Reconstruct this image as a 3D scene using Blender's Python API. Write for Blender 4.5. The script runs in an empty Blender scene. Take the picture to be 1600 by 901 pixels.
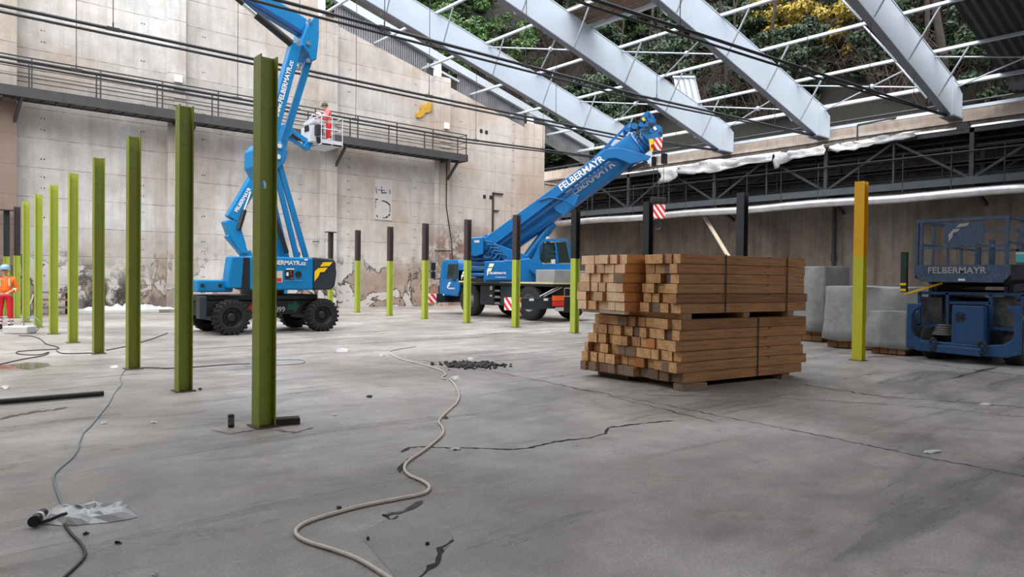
import bpy, bmesh, math, random
from mathutils import Vector, Matrix, noise
C = bpy.context.scene.collection
random.seed(7)
rad = math.radians
V = Vector
# ------------------------------------------------------------------ camera, world, exposure
F, YAW, PIT, ROL, CH = 1095.0, rad(40.65), rad(-0.84), rad(0.643), 1.6
cw = V((math.sin(YAW)*math.cos(PIT), math.cos(YAW)*math.cos(PIT), math.sin(PIT)))
cr = V((math.cos(YAW), -math.sin(YAW), 0)); cu = cr.cross(cw)
CR = cr*math.cos(ROL)+cu*math.sin(ROL); CU = -cr*math.sin(ROL)+cu*math.cos(ROL)
cam = bpy.data.objects.new('camera', bpy.data.cameras.new('camera')); C.objects.link(cam)
cam.matrix_world = Matrix(((CR.x, CU.x, -cw.x, 0), (CR.y, CU.y, -cw.y, 0), (CR.z, CU.z, -cw.z, CH), (0, 0, 0, 1)))
cam.data.sensor_width = 36; cam.data.lens = F/1600*36; cam.data.clip_end = 500
sc = bpy.context.scene; sc.camera = cam
sc.view_settings.view_transform = 'Standard'; sc.view_settings.look = 'None'
sc.view_settings.gamma = 1; sc.view_settings.use_curve_mapping = False
sc.view_settings.exposure = 1.6
world = bpy.data.worlds.new('overcast'); sc.world = world; world.use_nodes = True
nt = world.node_tree; nt.nodes.clear()
wo = nt.nodes.new('ShaderNodeOutputWorld'); bg = nt.nodes.new('ShaderNodeBackground')
tc = nt.nodes.new('ShaderNodeTexCoord'); sx = nt.nodes.new('ShaderNodeSeparateXYZ'); rp = nt.nodes.new('ShaderNodeValToRGB')
nt.links.new(tc.outputs['Generated'], sx.inputs[0]); nt.links.new(sx.outputs['Z'], rp.inputs[0])
rp.color_ramp.elements[0].position = 0.0; rp.color_ramp.elements[0].color = (.50, .53, .58, 1)
rp.color_ramp.elements[1].position = 0.9; rp.color_ramp.elements[1].color = (.96, .98, 1.0, 1)
nt.links.new(rp.outputs[0], bg.inputs[0]); bg.inputs[1].default_value = 1.15
nt.links.new(bg.outputs[0], wo.inputs[0])
# soft daylight through the open roof (weak overcast sun)
sl = bpy.data.lights.new('veiled_sun', 'SUN'); sl.energy = 1.5; sl.angle = rad(60); sl.color = (1, .98, .95)
so = bpy.data.objects.new('veiled_sun', sl); C.objects.link(so)
so.rotation_euler = V((0.55, 0.45, -1.0)).to_track_quat('-Z', 'Y').to_euler()

# ------------------------------------------------------------------ pixel rays -> points on real planes
def ray(x, y): return cw + CR*((x-800)/F) - CU*((y-450.5)/F)
O = V((0, 0, CH))
def G(x, y, z=0.0): d = ray(x, y); return O + d*((z-CH)/d.z)
def PX(x, y, X): d = ray(x, y); return O + d*(X/d.x)
def PY(x, y, Y): d = ray(x, y); return O + d*(Y/d.y)

# ------------------------------------------------------------------ materials
MATS = {}
def nn(nt, t, **k):
    n = nt.nodes.new(t)
    for a, v in k.items(): setattr(n, a, v)
    return n
def base_mat(name, col, rough=.6, metal=0, spec=.5):
    m = bpy.data.materials.new(name); m.use_nodes = True
    b = m.node_tree.nodes['Principled BSDF']
    b.inputs['Base Color'].default_value = (*col, 1); b.inputs['Roughness'].default_value = rough
    b.inputs['Metallic'].default_value = metal; b.inputs['Specular IOR Level'].default_value = spec
    MATS[name] = m
    return m, b, m.node_tree
def srgb(r, g, b):
    f = lambda c: ((c/255+.055)/1.055)**2.4 if c > 10 else c/255/12.92
    return (f(r), f(g), f(b))
def noise_node(nt, scale, detail=4, rough=.55, coord='Object', stretch=None, dist=0):
    tcn = nn(nt, 'ShaderNodeTexCoord'); src = tcn.outputs[coord] if coord != 'World' else nn(nt, 'ShaderNodeNewGeometry').outputs['Position']
    if stretch:
        mp = nn(nt, 'ShaderNodeMapping'); mp.inputs['Scale'].default_value = stretch; nt.links.new(src, mp.inputs[0]); src = mp.outputs[0]
    n = nn(nt, 'ShaderNodeTexNoise'); n.inputs['Scale'].default_value = scale; n.inputs['Detail'].default_value = detail
    n.inputs['Roughness'].default_value = rough; n.inputs['Distortion'].default_value = dist
    nt.links.new(src, n.inputs['Vector']); return n.outputs[0]
def ramp(nt, src, stops):
    r = nn(nt, 'ShaderNodeValToRGB'); e = r.color_ramp.elements
    while len(e) < len(stops): e.new(.5)
    for i, (p, c) in enumerate(stops):
        e[i].position = p; e[i].color = (*c, 1) if len(c) == 3 else c
    nt.links.new(src, r.inputs[0]); return r.outputs[0]
def gramp(nt, src, stops): return ramp(nt, src, [(p, (v, v, v)) for p, v in stops])
def mix(nt, fac, a, b, mode='MIX'):
    m = nn(nt, 'ShaderNodeMix', data_type='RGBA', blend_type=mode)
    for i, v in ((0, fac), (6, a), (7, b)):
        if isinstance(v, (int, float)): m.inputs[i].default_value = v
        elif isinstance(v, tuple): m.inputs[i].default_value = (*v, 1)
        else: nt.links.new(v, m.inputs[i])
    return m.outputs[2]
def math_(nt, op, a, b=None, c=None, clamp=False):
    m = nn(nt, 'ShaderNodeMath', operation=op, use_clamp=clamp)
    for i, v in enumerate((a, b, c)):
        if v is None: continue
        if isinstance(v, (int, float)): m.inputs[i].default_value = v
        else: nt.links.new(v, m.inputs[i])
    return m.outputs[0]
def bump(nt, b, src, st=.3, dist=.02):
    n = nn(nt, 'ShaderNodeBump'); n.inputs['Strength'].default_value = st; n.inputs['Distance'].default_value = dist
    nt.links.new(src, n.inputs['Height']); nt.links.new(n.outputs[0], b.inputs['Normal'])
def paint(name, col, rough=.45, metal=0, var=.25, scale=3, dirt=None, dirt_amt=.3, bmp=.05):
    """painted or plain surface with noise wear"""
    m, b, nt = base_mat(name, col, rough, metal)
    n = noise_node(nt, scale, 6); f = gramp(nt, n, [(.3, 1-var), (.7, 1+0)])
    c = mix(nt, 1.0, col, f, 'MULTIPLY')
    if dirt:
        n2 = noise_node(nt, scale*2.7, 8, .7); f2 = gramp(nt, n2, [(.55, 0), (.72, dirt_amt)])
        c = mix(nt, f2, c, dirt)
    nt.links.new(c, b.inputs['Base Color'])
    if bmp: bump(nt, b, n, bmp, .01)
    return m
# blues, metals, plastics
LB = paint('lift_blue', srgb(0, 122, 182), .35, var=.12, dirt=(.02, .08, .16), dirt_amt=.15)
CB = paint('crane_blue', srgb(14, 106, 168), .3, var=.12, dirt=(.02, .06, .14), dirt_amt=.2)
CBD = paint('crane_blue_deep', srgb(12, 84, 140), .28, var=.12)
SB = paint('scissor_blue', srgb(28, 74, 122), .5, var=.3, scale=5, dirt=(.10, .10, .10), dirt_amt=.5)
SBP = paint('chipped_blue', srgb(62, 84, 112), .6, var=.35, scale=9, dirt=(.25, .24, .23), dirt_amt=.8)
DK = paint('dark_slate_paint', srgb(42, 50, 60), .45, var=.2)
BLK = paint('black_metal', (.012, .012, .013), .5, var=.3)
RUB = paint('black_rubber', (.014, .014, .015), .8, var=.4, scale=12, dirt=(.09, .085, .08), dirt_amt=.5)
RIMG = paint('grey_rim', (.20, .20, .20), .6, var=.3, scale=10)
WHT = paint('white_paint', (.8, .8, .8), .5, var=.06)
SILV = paint('silver_sheet', (.72, .73, .75), .32, metal=.75, var=.3, scale=2)
RAFT = paint('rafter_paint', srgb(176, 185, 196), .5, var=.05, scale=1.5)
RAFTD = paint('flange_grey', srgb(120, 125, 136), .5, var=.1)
PURL = paint('galvanised_purlin', srgb(188, 194, 202), .38, metal=.25, var=.12)
CORR = paint('corrugated_aluminium', (.30, .30, .31), .42, metal=.55, var=.35, scale=1.2, dirt=(.16, .13, .10), dirt_amt=.5)
STL = paint('dark_steel', srgb(52, 54, 58), .6, var=.4, scale=4, dirt=srgb(70, 50, 42), dirt_amt=.5)
STL2 = paint('walkway_steel', srgb(72, 70, 72), .6, var=.35, scale=3, dirt=srgb(85, 66, 58), dirt_amt=.5)
BRN = paint('brown_steel', srgb(66, 54, 54), .65, var=.35, scale=5, dirt=srgb(96, 62, 44), dirt_amt=.5)
LIME = paint('lime_paint', srgb(166, 180, 66), .55, var=.12, scale=5, dirt=srgb(120, 128, 40), dirt_amt=.5)
LIME_SHADE = paint('shaded_lime_paint', srgb(136, 146, 46), .5, var=.14, scale=4, dirt=srgb(90, 96, 30), dirt_amt=.5)  # the lime paint again, with the near posts' shade put into its colour
YEL = paint('amber_paint', srgb(232, 172, 8), .5, var=.1, scale=5)
YLM = paint('yellow_lime_paint', srgb(200, 196, 50), .5, var=.1, scale=5)
LOGY = paint('logo_yellow', srgb(245, 200, 20), .5, var=.02)
RED = paint('signal_red', srgb(205, 40, 40), .5, var=.1)
ORL = paint('orange_lens', srgb(235, 90, 30), .3, var=.05)
GRN = paint('arrow_green', srgb(15, 95, 75), .5, var=.05)
CREAM = paint('cream_rail', srgb(200, 190, 150), .5, var=.1)
ALU = paint('checker_aluminium', (.42, .42, .42), .5, metal=.5, var=.2)
HYD = paint('chrome_rod', (.62, .63, .65), .25, metal=.9, var=.05)
BASK = paint('basket_grey', srgb(196, 198, 204), .5, var=.1)
SKIN = paint('skin_tone', srgb(196, 142, 118), .55, var=.08)
HAIR = paint('grey_hair', srgb(170, 165, 160), .8, var=.2)
ORJ = paint('orange_workwear', srgb(240, 120, 30), .8, var=.15, scale=8)
REDT = paint('red_workwear', srgb(200, 24, 40), .8, var=.2, scale=8)
SALM = paint('salmon_workwear', srgb(232, 110, 112), .8, var=.15, scale=8)
REFL = paint('reflective_tape', srgb(215, 215, 210), .4, var=.08)
DENM = paint('blue_workwear', srgb(60, 100, 160), .8, var=.2, scale=8)
BOOT = paint('dark_boot', (.03, .028, .026), .7, var=.2)
HELM = paint('pale_blue_helmet', srgb(130, 165, 190), .35, var=.06)
GLOV = paint('grey_glove', srgb(205, 200, 196), .8, var=.1)
HOSE = paint('beige_hose', srgb(206, 194, 184), .6, var=.15, scale=20)
CABG = paint('grey_cable', srgb(120, 132, 138), .6, var=.1)
CABK = paint('black_cable', (.015, .015, .017), .5, var=.1)
PAPR = paint('pale_paper', srgb(190, 188, 186), .8, var=.1)
RUST = paint('rusty_sheet', srgb(124, 96, 80), .7, var=.4, scale=3, dirt=srgb(84, 60, 48), dirt_amt=.7)
def film(name, col, rough, alpha_w=0):
    m, b, nt = base_mat(name, col, rough)
    n = noise_node(nt, 7, 5, .6); nt.links.new(ramp(nt, n, [(.3, tuple(c*.75 for c in col)), (.7, col)]), b.inputs['Base Color'])
    bump(nt, b, n, .4, .03); return m
TARP = film('grey_tarpaulin', srgb(146, 148, 148), .4)
PLAS = film('white_film', srgb(196, 197, 198), .3)
m, b, nt = base_mat('tinted_glass', (.03, .05, .05), .05); b.inputs['Transmission Weight'].default_value = .0; b.inputs['Alpha'].default_value = .45; GLS = m
m, b, nt = base_mat('tinted_glass_dark', (.02, .03, .03), .06); GLD = m
m, b, nt = base_mat('puddle_water', (.05, .05, .05), .03, spec=.8); b.inputs['Alpha'].default_value = .55; WAT = m
# stripes (red/white hazard)
def stripe_mat(name, c1, c2, sc_):
    m, b, nt = base_mat(name, c1, .5)
    g = nn(nt, 'ShaderNodeTexCoord'); s = nn(nt, 'ShaderNodeSeparateXYZ'); nt.links.new(g.outputs['Object'], s.inputs[0])
    a = math_(nt, 'SUBTRACT', s.outputs['X'], s.outputs['Y']); a = math_(nt, 'ADD', a, s.outputs['Z'])
    f = math_(nt, 'FRACT', math_(nt, 'MULTIPLY', a, sc_)); f = math_(nt, 'GREATER_THAN', f, .5)
    nt.links.new(mix(nt, f, c1, c2), b.inputs['Base Color']); return m
HAZ = stripe_mat('red_white_stripes', srgb(220, 45, 50), srgb(235, 228, 228), 3.2)
# concrete floor
m, b, nt = base_mat('concrete_floor', (.3, .3, .3), .6)
pos = 'World'
n1 = noise_node(nt, .35, 7, .62, pos, dist=.4); n2 = noise_node(nt, 2.4, 9, .72, pos); n3 = noise_node(nt, 55, 5, .75, pos)
n4 = noise_node(nt, .8, 7, .68, pos, stretch=(.3, 2.2, 1), dist=.8); n5 = noise_node(nt, 9, 7, .8, pos); n6 = noise_node(nt, 1.1, 9, .78, pos, dist=1.2)
c = ramp(nt, n1, [(.34, srgb(124, 118, 114)), (.5, srgb(154, 148, 144)), (.66, srgb(180, 175, 171))])
c = mix(nt, 1, c, gramp(nt, n2, [(.3, .74), (.7, 1.14)]), 'MULTIPLY')
c = mix(nt, 1, c, gramp(nt, n3, [(.3, .66), (.7, 1.28)]), 'MULTIPLY')
c = mix(nt, gramp(nt, n4, [(.52, 0), (.68, .6)]), c, srgb(92, 88, 88))
c = mix(nt, gramp(nt, n6, [(.56, 0), (.60, .35), (.72, .45)]), c, srgb(108, 98, 92))
c = mix(nt, gramp(nt, n5, [(.62, 0), (.72, .7)]), c, srgb(72, 66, 62))
c = mix(nt, gramp(nt, n5, [(.28, .6), (.38, 0)]), c, srgb(196, 192, 188))
nt.links.new(c, b.inputs['Base Color'])
nt.links.new(gramp(nt, n4, [(.42, .58), (.62, .26)]), b.inputs['Roughness'])
bump(nt, b, math_(nt, 'ADD', n3, math_(nt, 'MULTIPLY', n2, 1.5)), .6, .012); FLOOR = m
m, b, nt = base_mat('old_topping', (.3, .3, .3), .6)
n2 = noise_node(nt, 2.5, 8, .65, 'World'); n3 = noise_node(nt, 55, 5, .75, 'World')
c = ramp(nt, n2, [(.3, srgb(112, 107, 104)), (.7, srgb(140, 134, 130))]); c = mix(nt, 1, c, gramp(nt, n3, [(.3, .72), (.7, 1.2)]), 'MULTIPLY')
nt.links.new(c, b.inputs['Base Color']); bump(nt, b, n3, .3, .006); TOPP = m
CRK = paint('crack_black', (.02, .019, .018), .9, var=.5, scale=20)
RUBL = paint('dark_rubble', srgb(80, 76, 76), .9, var=.6, scale=12)
DIRT = paint('brown_dirt', srgb(104, 86, 74), .9, var=.5, scale=12)
# concrete walls
def wall_mat(name, lo, hi, stain, joints=True, spall=True):
    m, b, nt = base_mat(name, hi, .85)
    g = nn(nt, 'ShaderNodeNewGeometry').outputs['Position']; s = nn(nt, 'ShaderNodeSeparateXYZ'); nt.links.new(g, s.inputs[0])
    X, Y, Z = s.outputs
    n1 = noise_node(nt, .22, 6, .6, 'World', dist=.5); n2 = noise_node(nt, 1.6, 8, .65, 'World'); n3 = noise_node(nt, 22, 5, .7, 'World')
    dr = noise_node(nt, 1.0, 7, .68, 'World', stretch=(3.2, 3.2, .2))
    c = ramp(nt, n1, [(.35, lo), (.62, hi)])
    c = mix(nt, 1, c, gramp(nt, n2, [(.3, .80), (.7, 1.10)]), 'MULTIPLY')
    c = mix(nt, 1, c, gramp(nt, n3, [(.3, .84), (.7, 1.08)]), 'MULTIPLY')
    c = mix(nt, gramp(nt, dr, [(.48, 0), (.72, .7)]), c, stain)
    if joints:
        q = math_(nt, 'DIVIDE', Z, 1.14); fr = math_(nt, 'FRACT', math_(nt, 'ADD', q, math_(nt, 'MULTIPLY', n2, .012)))
        wn = nn(nt, 'ShaderNodeTexWhiteNoise', noise_dimensions='2D'); cb = nn(nt, 'ShaderNodeCombineXYZ')
        nt.links.new(math_(nt, 'FLOOR', q), cb.inputs[0]); nt.links.new(math_(nt, 'FLOOR', math_(nt, 'DIVIDE', math_(nt, 'SUBTRACT', X, 1.9), 6.93)), cb.inputs[1])
        nt.links.new(cb.outputs[0], wn.inputs['Vector'])
        c = mix(nt, 1, c, gramp(nt, wn.outputs['Value'], [(0, .90), (1, 1.05)]), 'MULTIPLY')
        ln = math_(nt, 'LESS_THAN', fr, .02)
        c = mix(nt, math_(nt, 'MULTIPLY', ln, gramp(nt, noise_node(nt, 3, 3, .5, 'World'), [(.35, .25), (.6, .85)])), c, srgb(84, 74, 68))
    if spall:
        # peeled render low down: pale plates, brown substrate, black edges
        sp = noise_node(nt, .42, 7, .62, 'World', dist=.6)
        low = gramp(nt, math_(nt, 'DIVIDE', math_(nt, 'ADD', Z, math_(nt, 'MULTIPLY', n2, 1.5)), 6.0), [(.42, 1), (.58, 0)])
        xr = gramp(nt, math_(nt, 'DIVIDE', X, 30.0), [(.0, .45), (.12, .8), (.3, .5), (.5, 1), (.9, 1)])
        msk = math_(nt, 'MULTIPLY', low, xr)
        sub = ramp(nt, noise_node(nt, 1.3, 8, .75, 'World'), [(.3, srgb(104, 84, 74)), (.5, srgb(150, 130, 116)), (.7, srgb(172, 158, 146))])
        c = mix(nt, math_(nt, 'MULTIPLY', msk, gramp(nt, sp, [(.47, .9), (.50, 0)])), c, sub)
        c = mix(nt, math_(nt, 'MULTIPLY', msk, gramp(nt, sp, [(.50, 0), (.51, .75), (.62, .6), (.66, 0)])), c, srgb(204, 200, 196))
        c = mix(nt, math_(nt, 'MULTIPLY', msk, gramp(nt, sp, [(.474, 0), (.488, 1), (.500, 1), (.510, 0)])), c, srgb(36, 30, 28))
        # soot around the fourth pilaster and left bay
        so_ = math_(nt, 'MULTIPLY', gramp(nt, math_(nt, 'DIVIDE', X, 30.0), [(.70, 0), (.76, 1), (.87, 1), (.93, 0)]), gramp(nt, math_(nt, 'DIVIDE', Z, 6.0), [(.6, 1), (.85, 0)]))
        so2 = math_(nt, 'MULTIPLY', gramp(nt, math_(nt, 'DIVIDE', X, 30.0), [(.15, 0), (.18, 1), (.25, 1), (.30, 0)]), gramp(nt, math_(nt, 'DIVIDE', Z, 6.0), [(.18, 1), (.42, 0)]))
        sn = noise_node(nt, .9, 7, .7, 'World', dist=.4)
        c = mix(nt, math_(nt, 'MULTIPLY', math_(nt, 'ADD', so_, so2, clamp=True), gramp(nt, sn, [(.44, 0), (.53, .92)])), c, srgb(46, 40, 40))
        br = math_(nt, 'MULTIPLY', math_(nt, 'LESS_THAN', X, 3.07), gramp(nt, math_(nt, 'DIVIDE', Z, 10.0), [(.80, .75), (.83, 0)]))
        br2 = math_(nt, 'MULTIPLY', math_(nt, 'MULTIPLY', math_(nt, 'GREATER_THAN', X, 22.5), math_(nt, 'LESS_THAN', X, 23.2)), gramp(nt, math_(nt, 'DIVIDE', Z, 10.0), [(.40, 0), (.82, .6), (.83, 0)]))
        c = mix(nt, math_(nt, 'ADD', br, br2, clamp=True), c, srgb(120, 92, 76))
        c = mix(nt, gramp(nt, math_(nt, 'DIVIDE', X, 30.0), [(.45, 0), (.95, .38)]), c, srgb(172, 146, 126))
        rs = noise_node(nt, .5, 5, .6, 'World')
        c = mix(nt, math_(nt, 'MULTIPLY', so_, gramp(nt, rs, [(.4, 0), (.65, .7)])), c, srgb(168, 120, 98))
    nt.links.new(c, b.inputs['Base Color']); bump(nt, b, math_(nt, 'ADD', n2, n3), .3, .03)
    return m
WALLB = wall_mat('board_marked_concrete', srgb(182, 168, 156), srgb(208, 206, 204), srgb(166, 152, 140))
WALLR = wall_mat('retaining_concrete', srgb(96, 84, 74), srgb(132, 121, 112), srgb(58, 46, 38), joints=False, spall=False)
WALLP = wall_mat('parapet_concrete', srgb(176, 160, 148), srgb(196, 184, 174), srgb(140, 118, 104), joints=False, spall=False)
# wood
def wood(name, c1, c2, end=False):
    m, b, nt = base_mat(name, c1, .7)
    oi = nn(nt, 'ShaderNodeObjectInfo')
    if not end:
        n = noise_node(nt, 6, 5, .6, 'Object', stretch=(.35, 5, 5)); k = nn(nt, 'ShaderNodeTexVoronoi'); k.inputs['Scale'].default_value = 3.3
        tcn = nn(nt, 'ShaderNodeTexCoord'); mp = nn(nt, 'ShaderNodeMapping'); mp.inputs['Scale'].default_value = (.6, 1, 1)
        nt.links.new(tcn.outputs['Object'], mp.inputs[0]); nt.links.new(mp.outputs[0], k.inputs['Vector'])
        c = ramp(nt, n, [(.3, c1), (.7, c2)]); c = mix(nt, gramp(nt, k.outputs['Distance'], [(.06, .85), (.11, 0)]), c, srgb(92, 50, 24))
    else:
        n = noise_node(nt, 14, 5, .65, 'Object'); c = ramp(nt, n, [(.3, c1), (.7, c2)])
    c = mix(nt, 1, c, ramp(nt, oi.outputs['Random'], [(0, (.62, .56, .50)), (.35, (.95, .9, .84)), (1, (1.0, 1.0, 1.0))]), 'MULTIPLY')
    nt.links.new(c, b.inputs['Base Color']); bump(nt, b, n, .2, .005); return m
WSIDE = wood('pine_side', srgb(126, 84, 50), srgb(176, 130, 86))
WEND = wood('pine_end', srgb(190, 136, 84), srgb(232, 190, 138), True)
WPALE = wood('pale_pine_end', srgb(222, 184, 146), srgb(244, 214, 182), True)
WORG = wood('orange_pine_side', srgb(190, 118, 60), srgb(212, 144, 84))
WOLD = wood('weathered_wood', srgb(108, 88, 72), srgb(150, 126, 106))
PLK = paint('pale_plank', srgb(186, 172, 150), .8, var=.15)
# forest
m, b, nt = base_mat('leaf_litter', (.1, .07, .05), .95)
n1 = noise_node(nt, .12, 6, .6, 'World'); n2 = noise_node(nt, 2.2, 8, .8, 'World')
c = ramp(nt, n2, [(.34, srgb(8, 6, 6)), (.55, srgb(30, 21, 17)), (.75, srgb(72, 50, 38))])
c = mix(nt, gramp(nt, n1, [(.48, 0), (.6, .6)]), c, srgb(24, 32, 18))
nt.links.new(c, b.inputs['Base Color']); bump(nt, b, n2, 1.0, .35); SOIL = m
def leaf(name, c1, c2):
    m, b, nt = base_mat(name, c1, .6); g = nn(nt, 'ShaderNodeNewGeometry')
    wn = nn(nt, 'ShaderNodeTexWhiteNoise', noise_dimensions='3D'); tcn = nn(nt, 'ShaderNodeTexCoord')
    sn = nn(nt, 'ShaderNodeVectorMath', operation='SNAP'); sn.inputs[1].default_value = (.35, .35, .35)
    nt.links.new(tcn.outputs['Object'], sn.inputs[0]); nt.links.new(sn.outputs[0], wn.inputs['Vector'])
    nt.links.new(ramp(nt, wn.outputs['Value'], [(0, c1), (1, c2)]), b.inputs['Base Color']); return m
LF = [leaf('dark_leaves', srgb(18, 34, 18), srgb(44, 66, 34)), leaf('green_leaves', srgb(34, 62, 26), srgb(82, 116, 52)),
      leaf('yellow_leaves', srgb(104, 92, 28), srgb(176, 152, 52)), leaf('olive_leaves', srgb(40, 48, 20), srgb(84, 88, 42))]
BARK = paint('bark', srgb(58, 48, 42), .9, var=.5, scale=6)
TWIG = paint('twig', srgb(62, 48, 42), .9, var=.4, scale=4)

# ------------------------------------------------------------------ mesh builder
class MB:
    def __init__(s): s.v = []; s.f = []; s.m = []; s.s = []; s.mats = []; s.cur = 0
    def mat(s, m):
        if m not in s.mats: s.mats.append(m)
        s.cur = s.mats.index(m); return s
    def add(s, vs, fs, smooth=False):
        o = len(s.v); s.v += [V(p) for p in vs]
        for f in fs: s.f.append([i+o for i in f]); s.m.append(s.cur); s.s.append(smooth)
        return s
    def hexa(s, p): return s.add(p, [(0, 3, 2, 1), (4, 5, 6, 7), (0, 1, 5, 4), (1, 2, 6, 5), (2, 3, 7, 6), (3, 0, 4, 7)])
    def box(s, x0, x1, y0, y1, z0, z1):
        return s.hexa([(x0, y0, z0), (x1, y0, z0), (x1, y1, z0), (x0, y1, z0), (x0, y0, z1), (x1, y0, z1), (x1, y1, z1), (x0, y1, z1)])
    def obox(s, c, ex, ey, ez):   # centre and half-extent vectors
        c, ex, ey, ez = map(V, (c, ex, ey, ez))
        return s.hexa([c-ex-ey-ez, c+ex-ey-ez, c+ex+ey-ez, c-ex+ey-ez, c-ex-ey+ez, c+ex-ey+ez, c+ex+ey+ez, c-ex+ey+ez])
    def beam(s, a, b, w, h, side=None):   # side: direction of the width
        a, b = V(a), V(b); d = (b-a).normalized(); side = V(side) if side is not None else (d.cross(V((0, 0, 1))) if abs(d.z) < .98 else V((1, 0, 0)))
        side = (side - d*side.dot(d)).normalized(); up = side.cross(d)
        return s.obox((a+b)/2, (b-a)/2, side*w/2, up*h/2)
    def cyl(s, a, b, r, r2=None, n=10, caps=True):
        a, b = V(a), V(b); r2 = r if r2 is None else r2; d = (b-a).normalized(); u = d.orthogonal().normalized(); w = d.cross(u)
        vs = [a+(u*math.cos(2*math.pi*i/n)+w*math.sin(2*math.pi*i/n))*r for i in range(n)]+[b+(u*math.cos(2*math.pi*i/n)+w*math.sin(2*math.pi*i/n))*r2 for i in range(n)]
        s.add(vs, [(i, (i+1) % n, n+(i+1) % n, n+i) for i in range(n)], True)
        if caps: s.add(vs, [tuple(range(n))[::-1], tuple(range(n, 2*n))])
        return s
    def tube(s, pts, r, n=8, closed=False):
        pts = [V(p) for p in pts]; rings = []; L = len(pts); u = None
        for i, p in enumerate(pts):
            t = (pts[min(i+1, L-1)]-pts[max(i-1, 0)]).normalized()
            u = t.orthogonal().normalized() if u is None else (u-t*u.dot(t)).normalized()
            w = t.cross(u); rr = r[i] if isinstance(r, (list, tuple)) else r
            rings.append([p+(u*math.cos(2*math.pi*k/n)+w*math.sin(2*math.pi*k/n))*rr for k in range(n)])
        vs = [q for ring in rings for q in ring]
        fs = [(i*n+k, i*n+(k+1) % n, (i+1)*n+(k+1) % n, (i+1)*n+k) for i in range(L-1) for k in range(n)]
        s.add(vs, fs, True); s.add(rings[0], [tuple(range(n))[::-1]]); s.add(rings[-1], [tuple(range(n))]); return s
    def prism(s, poly, origin, ex, ey, ez):   # 2-D polygon in ex/ey, thickness vector ez (centred)
        o, ex, ey, ez = map(V, (origin, ex, ey, ez)); n = len(poly)
        A = [o+ex*x+ey*y-ez/2 for x, y in poly]; B = [o+ex*x+ey*y+ez/2 for x, y in poly]
        return s.add(A+B, [tuple(range(n))[::-1], tuple(range(n, 2*n))]+[(i, (i+1) % n, n+(i+1) % n, n+i) for i in range(n)])
    def lathe(s, prof, origin, axis, n=24, smooth=True):   # prof: (radius, along)
        o, d = V(origin), V(axis).normalized(); u = d.orthogonal().normalized(); w = d.cross(u); m = len(prof)
        vs = [o+d*h+(u*math.cos(2*math.pi*k/n)+w*math.sin(2*math.pi*k/n))*r for r, h in prof for k in range(n)]
        return s.add(vs, [(i*n+k, i*n+(k+1) % n, (i+1)*n+(k+1) % n, (i+1)*n+k) for i in range(m-1) for k in range(n)], smooth)
    def sphere(s, c, r, sc_=(1, 1, 1), n=12, m=8):
        c = V(c); vs = []
        for i in range(m+1):
            t = math.pi*i/m
            for k in range(n): vs.append(c+V((math.sin(t)*math.cos(2*math.pi*k/n)*sc_[0], math.sin(t)*math.sin(2*math.pi*k/n)*sc_[1], math.cos(t)*sc_[2]))*r)
        return s.add(vs, [(i*n+k, (i+1)*n+k, (i+1)*n+(k+1) % n, i*n+(k+1) % n) for i in range(m) for k in range(n)], True)
    def quad(s, a, b, c, d): return s.add([a, b, c, d], [(0, 1, 2, 3)])
    def text(s, string, size, origin, ex, ey, depth=.004, bold=.02):
        cu_ = bpy.data.curves.new('lettering', 'FONT'); cu_.body = string; cu_.size = 1; cu_.offset = bold; cu_.extrude = .0
        o = bpy.data.objects.new('lettering', cu_); C.objects.link(o); bpy.context.view_layer.update()
        me = o.evaluated_get(bpy.context.evaluated_depsgraph_get()).to_mesh()
        ex, ey = V(ex).normalized()*size, V(ey).normalized()*size; nz = ex.cross(ey).normalized()*depth; og = V(origin)
        s.add([og+ex*v.co.x+ey*v.co.y+nz for v in me.vertices], [tuple(p.vertices) for p in me.polygons])
        w = max((v.co.x for v in me.vertices), default=0)*size
        o.to_mesh_clear(); bpy.data.objects.remove(o); bpy.data.curves.remove(cu_); return w
    def build(s, name, m=None, parent=None, bevel=0, origin=None, rot=None):
        me = bpy.data.meshes.new(name); off = V((0, 0, 0))
        if parent is not None: off = root_loc(parent)
        elif origin is not None: off = V(origin)
        elif s.v:
            lo = [min(p[i] for p in s.v) for i in range(3)]; hi = [max(p[i] for p in s.v) for i in range(3)]
            off = V(((lo[0]+hi[0])/2, (lo[1]+hi[1])/2, lo[2]))
        me.from_pydata([tuple(p-off) for p in s.v], [], s.f)
        if s.mats:
            for x in s.mats: me.materials.append(x)
            me.polygons.foreach_set('material_index', s.m)
        elif m: me.materials.append(m)
        me.polygons.foreach_set('use_smooth', s.s); me.validate(); me.update()
        o = bpy.data.objects.new(name, me); C.objects.link(o)
        if parent is not None: o.parent = parent
        else: o.location = off
        if bevel:
            md = o.modifiers.new('bevel', 'BEVEL'); md.width = bevel; md.segments = 2; md.limit_method = 'ANGLE'
        return o
def root_loc(o):
    while o.parent: o = o.parent
    return V(o['base']) if 'base' in o.keys() else o.location.copy()
def thing(name, label, cat, loc=(0, 0, 0), group=None):
    o = bpy.data.objects.new(name, None); C.objects.link(o); o.location = loc; o.empty_display_size = .2
    o['label'] = label; o['category'] = cat
    if group: o['group'] = group
    return o
def tag(o, label, cat, group=None, kind=None):
    o['label'] = label; o['category'] = cat
    if group: o['group'] = group
    if kind: o['kind'] = kind
    return o
def struct(o): o['kind'] = 'structure'; return o
def copy_thing(r, loc, label, group=None):
    c = r.copy(); C.objects.link(c); c.location = loc; c['label'] = label
    if group: c['group'] = group
    for ch in r.children:
        d = ch.copy(); C.objects.link(d); d.parent = c
        for g in ch.children:
            e = g.copy(); C.objects.link(e); e.parent = d
    return c

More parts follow.
